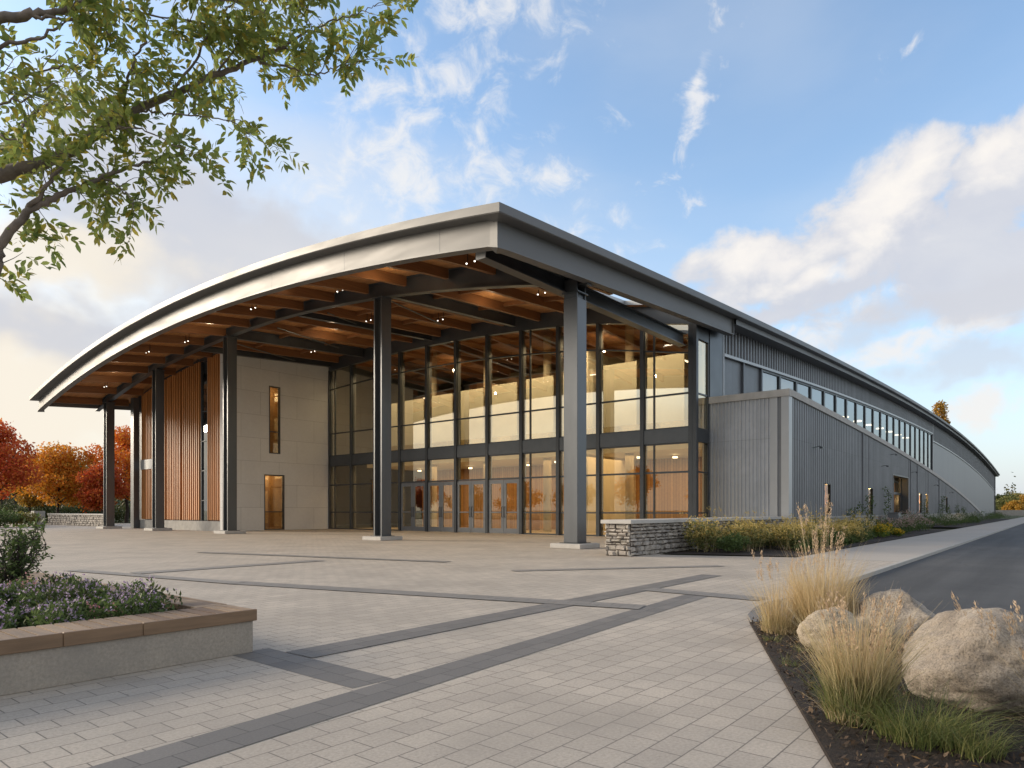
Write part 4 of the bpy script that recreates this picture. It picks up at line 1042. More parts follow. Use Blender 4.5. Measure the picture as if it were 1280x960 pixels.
o = b.build('utility_cabinet', M['corr_m'], None, (q, p, 0)); tag(o, 'grey metal utility cabinet among the border plants', 'cabinet')

# foreground bed
bedpoly = [(-6, -3.7), (2, 0.0), (8.9, 3.17), (9.6, 3.3), (10.7, 3.4), (11.6, 3.3), (11.9, 2.9), (11.3, 2.2), (10.4, 1.3), (9, 0.25), (7, -0.9), (4, -2.4), (-3, -6.2)]
def inpoly(x, y, P):
    c = False; j = len(P)-1
    for i in range(len(P)):
        if (P[i][1] > y) != (P[j][1] > y) and x < (P[j][0]-P[i][0])*(y-P[i][1])/(P[j][1]-P[i][1])+P[i][0]: c = not c
        j = i
    return c
b = MB(); b.prism(bedpoly, -0.2, 0.03); tag(b.build('mulch_bed', M['mulch'], None, (6, 0, 0)), kind='structure')
b = MB(); b.prism([(8.92, 3.16), (9.5, 3.42), (10.2, 3.58), (11.0, 3.66), (12.2, 3.5), (12.2, 2.9), (10.4, 2.7), (9.3, 2.75)], -0.19, 0.04); tag(b.build('paved_tip', M['paver_d'], None, (9, 3, 0)), kind='structure')
C = []
while len(C) < 8500:
    x, y = R.uniform(2, 9.5), R.uniform(-2.5, 3.3)
    if inpoly(x, y, bedpoly): C.append((*W(x, y)[:2], 0.03+abs(R.normal(0, .012))))
V, Fc = leaves(np.array(C), 0.05, 0.02, None); V[:, 2] = np.clip(V[:, 2], 0.031, 0.09)
o = npmesh('bark_mulch', V, Fc, M['chip']); tag(o, 'dark bark chips covering the foreground bed', 'mulch', kind='stuff')
C = []
while len(C) < 260:
    x, y = R.uniform(3, 9.2), R.uniform(-2, 3.2)
    if inpoly(x, y, bedpoly): C.append((*W(x, y)[:2], 0.05))
V, Fc = leaves(np.array(C), 0.05, 0.012); V[:, 2] = np.clip(V[:, 2], 0.045, 0.08)
o = npmesh('leaf_litter', V, Fc, M['litter']); tag(o, 'dry straw bits scattered on the dark mulch', 'leaf litter', kind='stuff')

from mathutils import noise as mn
def boulder(px, Y, rx, ry, rz, sink, label, m, seed, rot=0.0, tilt=(0, 0), flat=0.0):
    import bmesh
    X = (px-640)/F*Y
    bm = bmesh.new(); bmesh.ops.create_icosphere(bm, subdivisions=6, radius=1.0)
    off = Vector((seed*3.1, seed*7.7, seed*1.3))
    planes = [Vector((random.uniform(-1, 1), random.uniform(-1, 1), random.uniform(-.2, 1))).normalized() for _ in range(7)]
    pd = [random.uniform(0.70, 0.88) for _ in planes]
    for v in bm.verts:
        c = v.co.copy()
        for pn, d in zip(planes, pd):
            t = c.dot(pn)
            if t > d: c -= pn*(t-d)*0.8
        c *= 1+0.16*mn.noise(c*1.1+off)+0.07*mn.noise(c*2.7+off)+0.03*mn.noise(c*7+off)+0.014*mn.noise(c*17+off)
        v.co = Vector((c.x*rx, c.y*ry, c.z*rz))
    me = bpy.data.meshes.new('boulder'); bm.to_mesh(me); bm.free(); me.shade_smooth(); me.materials.append(m)
    o = link(bpy.data.objects.new('boulder', me)); o.location = (X, Y, rz-sink); o.rotation_euler = (tilt[0], tilt[1], rot)
    return tag(o, label, 'boulder')
boulder(1240, 5.3, 0.66, 0.60, 0.44, 0.14, 'largest rough grey granite boulder at the bed corner', M['boulder'], 1.0, 0.2, (0, 0.12))
boulder(1120, 7.6, 0.54, 0.5, 0.36, 0.12, 'rounded grey boulder behind the tall tan grass clumps', M['boulder'], 2.0, 0.6, (0, -0.05))
boulder(1040, 7.25, 0.34, 0.34, 0.26, 0.05, 'smallest tan rounded boulder between two grass clumps', M['boulder_t'], 3.0, 0.1)

def grass(name, px, Y, label, specs, seedn=0, seedh=0.2, seedm='seed', tallstems=0, stemh=1.2, spread=0.3):
    X = (px-640)/F*Y
    e = bpy.data.objects.new(name, None); link(e); e.location = (X, Y, 0.03); tag(e, label, 'grass')
    if specs[0][1] != 'tuft_g':
        V, Fc, tips = blades(260, specs[0][2][1]*1.1, .2, 1.5, .006, 1.3); npmesh('thatch', V, Fc, M['straw'], e)
    for nm, m, (n, r0, h, sp, w, bend) in specs:
        V, Fc, tips = blades(n, r0, h, sp, w, bend); npmesh(nm, V, Fc, M[m], e)
    if tallstems:
        V, Fc, tips = blades(tallstems, 0.12, stemh, spread, 0.006, 0.25, 0.3, 5)
        npmesh('stems', V, Fc, M['straw'], e)
        if seedn:
            pick = tips[R.choice(len(tips), min(seedn, len(tips)), replace=False)]
            parts = []
            for t in pick:
                k = 34
                s = R.uniform(0, 1, k)
                out = unit(np.array([[t[0], t[1], 0.6]]))[0]
                C = t[None, :]-np.outer(s, out*np.array([.5, .5, 1.0]))*seedh+R.normal(0, 0.008, (k, 3))
                parts.append(leaves(C, 0.032, 0.008, np.tile(out[None]*1.3+np.array([[0, 0, 0.6]]), (k, 1)), rnd=0.55))
            V, Fc = cat(parts); npmesh('seed_heads', V, Fc, M[seedm], e)
    return e
grass('ornamental_grass', 1072, 4.75, 'full grass clump, green at base and tan above, in front of boulders',
      [('blades', 'tuft', (1000, 0.18, 0.80, 0.54, 0.0068, 0.8)), ('blades', 'tuft_g', (480, 0.20, 0.42, 0.9, 0.0068, 0.9)), ('dry_blades', 'straw', (240, 0.14, 0.92, 0.50, 0.006, 0.6))],
      40, 0.16, 'seed', 56, 0.86, 0.42)
grass('ornamental_grass', 1028, 8.0, 'tallest tan feather grass with high plumes at bed tip',
      [('blades', 'tuft_t', (1200, 0.27, 0.84, 0.5, 0.0075, 0.5)), ('dry_blades', 'straw', (420, 0.24, 1.05, 0.4, 0.006, 0.4))],
      34, 0.26, 'seed', 46, 1.5, 0.20)
grass('ornamental_grass', 975, 8.2, 'loose pale grass clump with arching stems beside paved tip',
      [('blades', 'tuft_t', (420, 0.2, 0.62, 0.8, 0.006, 0.4)), ('dry_blades', 'straw', (90, 0.12, 0.85, 0.5, 0.005, 0.3))],
      16, 0.14, 'seed', 22, 1.0, 0.5)
grass('ornamental_grass', 1150, 4.35, 'low sprawling bright green grass clump at foot of largest boulder',
      [('blades', 'tuft_g', (620, 0.24, 0.38, 1.5, 0.006, 1.25))])
grass('ornamental_grass', 1345, 4.2, 'straw grass stems leaning across the picture corner over boulder',
      [('blades', 'tuft_t', (240, 0.12, 0.5, 0.8, 0.005, 0.5)), ('dry_blades', 'straw', (60, 0.1, 0.75, 0.7, 0.0045, 0.4))], 26, 0.16, 'seed', 34, 0.9, 0.62)
grass('ornamental_grass', 1215, 4.1, 'short green grass clump at bottom edge of bed',
      [('blades', 'tuft_g', (380, 0.16, 0.24, 1.2, 0.0055, 1.0))])
for px, py, lab in ((990, 835, 'small weed sprig on mulch beside the paving edge'), (1005, 818, 'tiny grass sprig near the tan boulder on mulch'), (965, 805, 'sparse sprig at the narrow end of the mulch')):
    Y = E*F/(py-HY)
    grass('grass_sprig', px, Y, lab, [('blades', 'tuft_g', (38, 0.10, 0.11, 1.6, 0.005, 1.0))])

# planter planting
def pz(q, p): return soilz(q, p)-0.01
C = []
while len(C) < 9000:
    x, y = R.uniform(-3.8, KQ-0.62), R.uniform(KP+0.7, 16.5)
    C.append((*W(x, y)[:2], soilz(x, y)+abs(R.normal(0, .07))))
C = np.array(C)
V, Fc = leaves(C, 0.075, 0.03, np.tile([[0, 0, .6]], (len(C), 1)))
o = npmesh('ground_cover', V, Fc, M['leaf_dk']); tag(o, 'dark green ground cover filling the raised planter', 'ground cover', kind='stuff')
k = 0
for _ in range(84):
    q = random.uniform(-0.8, KQ-0.85); p = random.uniform(KP+0.85, 11.5)
    if _ < 44: q = random.uniform(1.0, KQ-0.55); p = random.uniform(KP+0.85, 9.6)
    clump('aster', q, p, pz(q, p), 'mauve flowering aster clump in the bench planter', .26, .26, random.uniform(.22, .38), M['leaf_m'] if random.random() < .7 else M['leaf_dk'], 320, .065, .024,
          M['fl_p'] if random.random() < 0.82 else M['fl_k'], 44, .026, group='aster clumps in the bench planter', catg='flowers')
for (q, p, s) in ((0.5, KP+1.15, 1.0), (1.0, KP+1.5, .9), (-0.2, KP+1.3, 1.1), (0.9, KP+2.2, .9), (-0.7, KP+1.0, 1), (1.7, KP+1.0, .6)):
    clump('leafy_plant', q, p, pz(q, p), 'bright green leafy plant among asters in the bench planter', .30*s, .30*s, .34*s, M['leaf_b'], 230, .11, .05, group='bright green plants in the bench planter')
def tuft_at(q, p, z, label, h, n, m='leafm'):
    e = bpy.data.objects.new('salvia_tuft', None); link(e); e.location = W(q, p, z); tag(e, label, 'plant')
    V, Fc, tips = blades(n, 0.06, h, 0.5, 0.014, 0.35, 0.5); npmesh('blades', V, Fc, M['leaf_m'], e)
    V, Fc, tips = blades(12, 0.05, h*1.5, 0.45, 0.005, 0.15, 0.3); npmesh('stems', V, Fc, M['leaf_dk'], e)
    parts = [leaves(t[None]-np.outer(np.linspace(0, .1, 14), [0, 0, 1])+R.normal(0, .006, (14, 3)), .022, .012) for t in tips]
    V, Fc = cat(parts); npmesh('flower_spikes', V, Fc, M['fl_p'], e)['kind'] = 'stuff'
tuft_at(3.05, KP+1.3, pz(3.05, KP+1.0), 'spiky blue green salvia tuft at planter corner behind bench', 0.26, 46)
tuft_at(2.6, KP+2.4, pz(2.6, KP+2.4), 'salvia tuft further back along the planter edge', 0.2, 30)

def twiggy_shrub(q, p, label, h, w, nb, leafm, seed=0, ln=0.06):
    e = plant_root('shrub', q, p, pz(q, p), label, 'shrub')
    st = MB(); tipsC = []; DD = []
    for i in range(nb):
        a = R.uniform(0, 2*PI); sp = R.uniform(.25, 1)*w
        pts = []; c = Vector((R.normal(0, .05), R.normal(0, .05), 0))
        d = Vector((math.cos(a)*sp, math.sin(a)*sp, h*R.uniform(.7, 1.1)))
        for t in np.linspace(0, 1, 7):
            wob = Vector((R.normal(0, .02), R.normal(0, .02), 0))*t*2
            x = c+Vector((d.x*t**1.3, d.y*t**1.3, d.z*t))+wob; pts.append(x)
            if t > .3:
                for _ in range(3):
                    sd = unit(R.normal(size=(1, 3))+np.array([[0, 0, .6]]))[0]*R.uniform(.12, .28)*(1.2-t*.4)
                    tw = [x, x+Vector(sd*.5), x+Vector(sd)+Vector((0, 0, -.01))]
                    st.tube(tw, [.005, .004, .002], 4)
                    for s in np.linspace(.25, 1, 7):
                        tipsC.append(np.array(x)+sd*s); DD.append(sd/np.linalg.norm(sd))
        st.tube(pts, list(np.linspace(.014, .004, 7)), 5)
    me = st.build('stems', M['bark_d'], None, (0, 0, 0)); me.parent = e; me.location = (0, 0, 0); me.rotation_euler = (0, 0, 0)
    C = np.array(tipsC); D = np.array(DD)
    V, Fc = leaves(C, ln, ln*.45, D*.6); npmesh('foliage', V, Fc, leafm, e)
sq, sp_ = far(8, 8.6)
twiggy_shrub(sq, sp_, 'open twiggy shrub with small green leaves in the planter', 0.95, 0.5, 16, M['leaf_m'])
sq, sp_ = far(-45, 9.0)
twiggy_shrub(sq, sp_, 'denser twiggy shrub at outer edge of the planter', 1.1, 0.6, 16, M['leaf_dk'])

# ------------------------------------------------------------------ trees
def tree(name, X, Y, h, cw, label, leafm, n=5200, ls=0.26, z0=-0.13, trunk_h=0.28, m_bark='bark_d', group=None, catg='tree', nb=16, shape=1.0):
    e = bpy.data.objects.new(name, None); link(e); e.location = (X, Y, z0); tag(e, label, catg, group)
    t = MB(); th = h*trunk_h
    t.tube([(0, 0, 0), (R.normal(0, .05), R.normal(0, .05), th*.5), (R.normal(0, .1), R.normal(0, .1), th), (R.normal(0, .2), R.normal(0, .2), h*.8)], [h*.022, h*.018, h*.015, h*.004], 7)
    blobs = []
    for i in range(nb):
        a = i*2.4+R.uniform(-.4, .4); f_ = R.uniform(.25, 1)
        z = th+(h-th)*R.uniform(.08, .9)
        prof = math.sin(PI*min(1, max(.12, (z-th*.8)/(h-th*.8)))**0.8)*.9+.12
        r_ = cw*.5*prof*f_
        s = cw*R.uniform(.10, .2)
        c = (math.cos(a)*r_, math.sin(a)*r_, z)
        blobs.append((*c, s*1.15, s*1.15, s*.85))
        t.tube([(0, 0, th*.8+(z-th)*.3), (c[0]*.5, c[1]*.5, z-(z-th)*.3), (c[0], c[1], z)], [h*.008, h*.006, h*.002], 5)
    for z in np.linspace(th*1.25, h*.93, 4): blobs.append((0, 0, z, cw*.22, cw*.22, h*.1))
    o = t.build('trunk', M[m_bark], None, (0, 0, 0)); o.parent = e; o.location = (0, 0, 0); o.rotation_euler = (0, 0, 0)
    n = int(n*1.7); C = blobpts(n, blobs)
    C += R.normal(0, cw*.025, C.shape)
    V, Fc = leaves(C, ls, ls*.7, None, droop=.2)
    npmesh('crown', V, Fc, leafm, e)
    return e
def tpx(px, Y): return (px-640)/F*Y
tree('maple_tree', tpx(-8, 74), 74, 11.2, 8.5, 'deep red maple cut by picture edge beyond the plaza', M['leaf_red'], 5200, .33)
tree('maple_tree', tpx(72, 84), 84, 9.4, 9.6, 'wide orange maple with dark trunk above the rubble wall', M['leaf_or'], 6200, .33, nb=20)
tree('maple_tree', tpx(38, 90), 90, 8.6, 7, 'smaller amber maple between the red and orange maples', M['leaf_y'], 3600, .33)
tree('maple_tree', tpx(128, 82), 82, 7.0, 6.5, 'short crimson maple left of the outermost steel column', M['leaf_red'], 4200, .33)
tree('maple_tree', tpx(158, 88), 88, 12.2, 8.0, 'tall flame orange maple partly behind the outermost columns', M['leaf_ro'], 5600, .33, nb=20)
tree('broadleaf_tree', tpx(100, 112), 112, 9.5, 10, 'olive broadleaf tree behind the wide orange maple', M['leaf_ol'], 3600, .32)
tree('broadleaf_tree', tpx(20, 118), 118, 10.5, 11, 'dull green broadleaf tree behind the red maple', M['leaf_dk'], 3600, .34)
def conifer(X, Y, h, w, label):
    e = bpy.data.objects.new('conifer', None); link(e); e.location = (X, Y, -.13); tag(e, label, 'tree')
    t = MB(); t.tube([(0, 0, 0), (0, 0, h*.97)], [h*.015, .02], 6)
    o = t.build('trunk', M['bark_d'], None, (0, 0, 0)); o.parent = e; o.location = (0, 0, 0); o.rotation_euler = (0, 0, 0)
    parts = []; C = []; D = []
    for z in np.linspace(h*.1, h*.98, 26):
        r_ = w*.5*(1-z/h)+.08
        for k in range(9):
            a = R.uniform(0, 2*PI); l = r_*R.uniform(.6, 1.1)
            for s in np.linspace(.15, 1, 9):
                C.append((math.cos(a)*l*s, math.sin(a)*l*s, z-l*s*.25)); D.append((math.cos(a), math.sin(a), -.2))
    C = np.array(C); C += R.normal(0, .06, C.shape)
    V, Fc = leaves(C, .42, .12, np.array(D)*.8); npmesh('crown', V, Fc, M['needle'], e)
conifer(tpx(117, 104), 104, 10.0, 4.2, 'thin dark conifer rising between the orange and flame maples')
conifer(tpx(2, 110), 110, 12.5, 5, 'dark conifer behind the red maple at picture edge')
# trees standing left of the picture, mirrored in the entrance glass
ML = ['orange street tree, first of the row mirrored in the glass', 'flame orange street tree in the row mirrored in the entrance glass', 'golden street tree in the row mirrored in the entrance glass',
      'tall amber street tree in the middle of the mirrored row', 'olive street tree among the orange ones mirrored in the glass', 'red street tree in the mirrored row', 'second olive street tree in the mirrored row', 'small red street tree near the end of the mirrored row', 'last orange street tree of the mirrored row']
for k, lm in enumerate(('leaf_or', 'leaf_ro', 'leaf_y', 'leaf_or', 'leaf_ol', 'leaf_red', 'leaf_ol', 'leaf_red', 'leaf_or')):
    g_ = 14+k*4.3; dv_ = Vector((-33.8, g_)).normalized(); dd_ = 96+random.uniform(-9, 9)
    x, y, _ = W(33.8+dv_.x*dd_, g_+dv_.y*dd_)
    tree('street_tree', x, y, R.uniform(6.5, 9.5), 8.5, ML[k], M[lm], 2200, .45, nb=22)
# hedge and meadow shrubs in front of the far wall
hq, hp = far(20, 92)
C = []
for _ in range(9000):
    X = R.uniform(tpx(-60, 92), tpx(175, 92)); C.append((X, 92+R.normal(0, 1.0), R.uniform(-.1, 2.4)*(1-.25*abs(math.sin(X*.6)))))
V, Fc = leaves(np.array(C), .3, .18); o = npmesh('hedge', V, Fc, M['leaf_dk']); tag(o, 'dark green hedge running below the autumn trees', 'hedge')
for px, Y, s, lm, lab in ((5, 60, 2.6, 'leaf_m', 'broad green shrub at the plaza edge below the red maple'), (32, 61.5, 1.7, 'leaf_ol', 'yellow green shrub beside the garden wall pillar'), (-22, 59, 3.0, 'leaf_dk', 'dark shrub beyond the planter at picture edge')):
    q, p = far(px, Y); clump('shrub', q, p, 0.0, lab, s, s*.8, 1.0+s*.25, M[lm], 1600, .22, .1, catg='shrub')

# distant trees past the far end of the hall
X0 = tpx(1175, 246)
tree('broadleaf_tree', X0, 246, 40.0, 10, 'golden treetop showing above the far roof of the arena', M['leaf_y'], 5200, .8, nb=20)
for k, (px, Y, h, w, lm) in enumerate(((1252, 330, 11, 13, 'leaf_dk'), (1262, 320, 9, 12, 'leaf_gr'), (1272, 335, 12, 14, 'leaf_ol'), (1282, 325, 10, 13, 'leaf_y'), (1246, 350, 10, 12, 'leaf_dk'), (1292, 330, 11, 13, 'leaf_ol'), (1268, 300, 7, 8, 'leaf_y'))):
    tree('broadleaf_tree', tpx(px, Y), Y, h*.8, w, ['dark green tree beside the far end of arena', 'pale green tree at the far field edge', 'rounded olive tree at the far right tree line', 'golden tree cut by right picture edge', 'dark tree directly behind the far roof tip', 'olive tree just past right picture edge', 'small golden bush tree before the far tree line'][k], M[lm], 1500, .8)
C = []
for _ in range(9000):
    px = R.uniform(1180, 1420); Y = R.normal(420, 12); C.append((tpx(px, Y), Y, abs(R.normal(0, 5.2))*(1+.5*math.sin(px*.23)+.35*math.sin(px*.61+1))))
for _ in range(9000):
    px = R.uniform(-120, 320); Y = R.normal(170, 8); C.append((tpx(px, Y), Y, abs(R.normal(0, 2.6))*(1+.4*math.sin(px*.1)+.35*math.sin(px*.31+1))))
M['leaf_far'] = leafmat('muted_woodland_leaves', [(0.07, 0.09, 0.04), (0.10, 0.11, 0.045), (0.06, 0.075, 0.035), (0.22, 0.14, 0.05), (0.09, 0.1, 0.05)], .3)
V, Fc = leaves(np.array(C), 1.4, 1.0); o = npmesh('far_woods', V, Fc, M['leaf_far']); tag(o, 'distant muted woodland along the horizon', 'woods', kind='stuff')
b = MB(); 
x, y, _ = W(252, 12)
e = empty('field_wall', 252, 3); tag(e, 'long low concrete wall beyond the far end of the road', 'wall')
b = MB(); b.box(255, 255.5, -40, 20, -.1, 1.6); b.build('panel', M['concrete'], e)

# big leafy tree rooted in the planter; its limbs reach over the corner of the view
TX, TY = -7.6, 5.2
T = bpy.data.objects.new('ash_tree', None); link(T); T.location = (TX, TY, 0.28); tag(T, 'leafy green tree whose branches overhang the bench planter', 'tree')
def tp(px, py, Y): return Vector(((px-640)/F*Y, Y, E+(HY-py)/F*Y))
limbs = []
def smooth_path(pts, n=16):
    P = [pts[0]]+list(pts)+[pts[-1]]; out = []
    for i in range(1, len(P)-2):
        a, b_, c, d = P[i-1], P[i], P[i+1], P[i+2]
        for k in range(n if i == len(P)-3 else n):
            t = k/n
            out.append(0.5*((2*b_)+(c-a)*t+(2*a-5*b_+4*c-d)*t*t+(-a+3*b_-3*c+d)*t**3))
    out.append(pts[-1]); return out
fork = Vector((TX+0.15, TY, 2.7)); fork2 = Vector((TX+.1, TY+.1, 3.3))
limbs.append(([Vector((TX, TY, .28)), Vector((TX+.05, TY, 1.5)), fork, fork2, Vector((TX-.2, TY+.3, 5.0)), Vector((TX-.3, TY+.5, 7.0))], .15, .05))
limbs.append(([fork, tp(-120, 262, 5.4), tp(0, 219, 5.4), tp(55, 203, 5.45), tp(100, 182, 5.5), tp(132, 157, 5.5), tp(185, 131, 5.6), tp(240, 108, 5.7), tp(295, 84, 5.8), tp(338, 66, 5.9)], .075, .016))
limbs.append(([fork, tp(-60, 360, 5.2), tp(0, 303, 5.2), tp(30, 272, 5.2), tp(62, 250, 5.25), tp(95, 236, 5.3), tp(130, 222, 5.4), tp(165, 208, 5.45), tp(210, 197, 5.5)], .046, .008))
limbs.append(([tp(30, 272, 5.2), tp(52, 238, 5.2), tp(80, 205, 5.25), tp(96, 190, 5.3), tp(118, 165, 5.4)], .022, .006))
limbs.append(([tp(132, 157, 5.5), tp(148, 125, 5.45), tp(160, 98, 5.4), tp(170, 70, 5.4), tp(182, 50, 5.35)], .02, .006))
limbs.append(([fork2, tp(-120, 70, 5.0), tp(0, 26, 5.0), tp(40, 18, 5.0), tp(75, 14, 5.05), tp(105, 4, 5.1), tp(160, -25, 5.2)], .055, .012))
limbs.append(([tp(30, 20, 5.0), tp(65, 22, 5.0), tp(95, 27, 5.05), tp(120, 31, 5.1), tp(150, 52, 5.2)], .014, .005))
limbs.append(([tp(-60, 90, 4.9), tp(0, 60, 4.9), tp(40, 50, 4.9), tp(78, 30, 4.95)], .02, .008))
limbs.append(([fork2, tp(-100, 230, 5.9), tp(0, 192, 5.9), tp(40, 140, 6.0), tp(75, 128, 6.0), tp(95, 135, 6.0)], .03, .005))
limbs.append(([tp(338, 66, 5.9), tp(375, 45, 5.95), tp(405, 30, 6.0), tp(440, 18, 6.0), tp(468, 8, 6.05)], .014, .003))
limbs.append(([tp(325, 78, 5.85), tp(362, 84, 5.9), tp(390, 94, 5.9), tp(420, 85, 5.95), tp(452, 76, 6.0)], .012, .003))
limbs.append(([tp(175, 138, 5.55), tp(200, 141, 5.5), tp(240, 145, 5.5), tp(280, 150, 5.55), tp(312, 168, 5.6)], .010, .003))
limbs.append(([tp(215, 118, 5.65), tp(240, 80, 5.6), tp(262, 40, 5.6), tp(290, 5, 5.6), tp(310, -30, 5.6)], .014, .004))
limbs.append(([tp(270, 95, 5.75), tp(300, 50, 5.7), tp(330, 15, 5.7), tp(350, -25, 5.7)], .011, .004))
limbs.append(([tp(120, 165, 5.45), tp(165, 160, 5.35), tp(200, 172, 5.3), tp(235, 190, 5.3)], .009, .003))
limbs.append(([tp(130, 222, 5.4), tp(150, 235, 5.35), tp(165, 250, 5.3), tp(168, 268, 5.3)], .008, .003))
limbs.append(([tp(-30, 110, 5.3), tp(30, 95, 5.3), tp(80, 85, 5.35), tp(110, 100, 5.4)], .012, .003))
limbs.append(([tp(100, 0, 5.4), tp(170, 15, 5.5), tp(230, 25, 5.55), tp(270, 40, 5.6)], .012, .003))
limbs.append(([tp(190, -40, 5.3), tp(240, -10, 5.3), tp(300, 0, 5.4), tp(380, -12, 5.6)], .012, .003))
limbs.append(([tp(340, -20, 5.8), tp(370, 8, 5.8), tp(395, 40, 5.85)], .009, .003))
limbs.append(([tp(0, 130, 5.0), tp(40, 120, 5.0), tp(75, 100, 5.0)], .009, .003))
limbs.append(([tp(0, 170, 5.2), tp(30, 178, 5.2), tp(55, 195, 5.2)], .009, .003))
# limbs on the sides away from the view
for a, l, z in ((2.6, 2.8, 4.2), (3.6, 3.0, 4.6), (4.6, 2.6, 4.0), (1.6, 2.6, 5.2), (3.0, 2.2, 6.0), (5.3, 2.2, 5.4)):
    s = Vector((TX-.15, TY+.2, z-1.0)); d = Vector((math.cos(a)*l, math.sin(a)*l, 1.4))
    limbs.append(([s, s+d*.4+Vector((0, 0, .15)), s+d*.75, s+d], .05, .008))
wood = MB(); LC = []; LD = []
def twig(p0, d, ln, r0):
    """thin twig carrying compound leaves"""
    pts = [p0]; d = d.normalized(); n = 5
    for i in range(n):
        d = (d+Vector(R.normal(0, .16, 3))+Vector((0, 0, -.05))).normalized(); pts.append(pts[-1]+d*ln/n)
    wood.tube(pts, list(np.linspace(r0, .0015, n+1)), 4)
    for i in range(1, n+1):
        for s in (0,):
            if R.uniform() < .04: continue
            ax = (d*.7+Vector(R.normal(0, .55, 3))+Vector((0, 0, -.08))).normalized()
            m_ = int(R.integers(3, 6)); L_ = R.uniform(.13, .2)
            side = ax.cross(Vector(R.normal(0, 1, 3))).normalized()
            for k in range(m_):
                t = (k+1)/m_
                base = pts[i]+ax*L_*t+Vector((0, 0, -.03*t*t))
                for sg in (-1, 1):
                    LC.append(base); LD.append(ax*.75+side*sg*.8)
            LC.append(pts[i]+ax*L_*1.08); LD.append(ax)
for pts, ra, rb in limbs:
    sp2 = smooth_path(pts, 6)
    rad = [ra+(rb-ra)*(i/(len(sp2)-1))**.8 for i in range(len(sp2))]
    pp2 = [Vector(p)+Vector(R.normal(0, .008, 3)) for p in sp2]
    wood.tube(pp2, rad, 9 if ra > .03 else 6)
    for i in range(2, len(sp2)):
        if rad[i] > .05 or sp2[i].z < 3.3: continue
        d = (sp2[i]-sp2[i-1]).normalized()
        seglen = (sp2[i]-sp2[i-1]).length
        cnt = int(R.poisson(seglen*11.0))
        for _ in range(cnt):
            if R.uniform() < (.72 if rad[i] > .024 else .14): continue
            t = d*.5+Vector(R.normal(0, .7, 3))+Vector((0, .3, .48))
            twig(sp2[i]+(sp2[i-1]-sp2[i])*R.uniform(), t, R.uniform(.17, .36), .0045)
    twig(sp2[-1], (sp2[-1]-sp2[-2]), .3, max(rb*.8, .002))
w_ = wood.build('trunk', M['bark'], None, (0, 0, 0), smooth=True); w_.parent = T; w_.location = (-TX, -TY, -.28); w_.rotation_euler = (0, 0, 0)
C = np.array([tuple(v) for v in LC]); D = np.array([tuple(v) for v in LD])
n = len(C); d = unit(D+R.normal(0, .22, (n, 3))); s = unit(np.cross(d, R.normal(size=(n, 3))*.6+np.array([[0, 0, 1.]]))); nn = np.cross(d, s)
l = R.uniform(.055, .095, n)[:, None]; w = l*R.uniform(.40, .54, n)[:, None]
V = np.stack([C, C+d*l*.3+s*w*.42-nn*w*.1, C+d*l*.65+s*w*.40-nn*w*.12-[0, 0, .002], C+d*l-[0, 0, .006], C+d*l*.65-s*w*.40-nn*w*.12-[0, 0, .002], C+d*l*.3-s*w*.42-nn*w*.1], 1).reshape(-1, 3)
Fc = np.arange(6*n).reshape(n, 6)
lv = npmesh('crown', V, Fc, M['leaf_g'], T); lv.location = (-TX, -TY, -.28)
print('LEAFLETS', n)

# ------------------------------------------------------------------ world, sun, camera
SUN_AZ, SUN_EL = math.radians(-78), math.radians(17)      # azimuth from +Y towards +X
sd = Vector((math.sin(SUN_AZ)*math.cos(SUN_EL), math.cos(SUN_AZ)*math.cos(SUN_EL), math.sin(SUN_EL)))
wd = bpy.data.worlds.new('World'); SC.world = wd; wd.use_nodes = True
nt = wd.node_tree; nt.nodes.clear()
out = nt.nodes.new('ShaderNodeOutputWorld'); bg = nt.nodes.new('ShaderNodeBackground'); L(nt, bg.outputs[0], out.inputs[0])
sky = nt.nodes.new('ShaderNodeTexSky'); sky.sky_type = 'NISHITA'; sky.sun_disc = False
sky.sun_elevation = SUN_EL; sky.sun_rotation = SUN_AZ; sky.altitude = 50; sky.air_density = 1.0; sky.dust_density = 1.2; sky.ozone_density = 1.5
tc = nt.nodes.new('ShaderNodeTexCoord'); dirv = tc.outputs['Generated']
nrm = nt.nodes.new('ShaderNodeVectorMath'); nrm.operation = 'NORMALIZE'; L(nt, dirv, nrm.inputs[0]); dv = nrm.outputs[0]
sx = nt.nodes.new('ShaderNodeSeparateXYZ'); L(nt, dv, sx.inputs[0])
az = math_(nt, 'ARCTAN2', sx.outputs[0], sx.outputs[1]); el = math_(nt, 'ARCSINE', sx.outputs[2])
SKY = {'k': 1.0}
base = sky.outputs[0]
# brighter milky air towards the horizon and the veiled sun
dot = nt.nodes.new('ShaderNodeVectorMath'); dot.operation = 'DOT_PRODUCT'; L(nt, dv, dot.inputs[0]); dot.inputs[1].default_value = tuple(sd)
cosn = dot.outputs['Value']
def noise3(scale, detail, rough, sxyz, offs=(0, 0, 0), dist=0.0):
    m_ = nt.nodes.new('ShaderNodeMapping'); m_.inputs['Scale'].default_value = sxyz; m_.inputs['Location'].default_value = offs
    cmb = nt.nodes.new('ShaderNodeCombineXYZ'); L(nt, az, cmb.inputs[0]); L(nt, el, cmb.inputs[1])
    L(nt, cmb.outputs[0], m_.inputs['Vector'])
    n_ = nt.nodes.new('ShaderNodeTexNoise'); n_.inputs['Scale'].default_value = scale; n_.inputs['Detail'].default_value = detail
    n_.inputs['Roughness'].default_value = rough; n_.inputs['Distortion'].default_value = dist
    L(nt, m_.outputs[0], n_.inputs['Vector']); return n_.outputs['Fac']
w1 = noise3(3.2, 4, 0.55, (1, 1.3, 1), (9.1, 3.3, 0)); w2 = noise3(3.2, 4, 0.55, (1, 1.3, 1), (2.7, 8.1, 0))
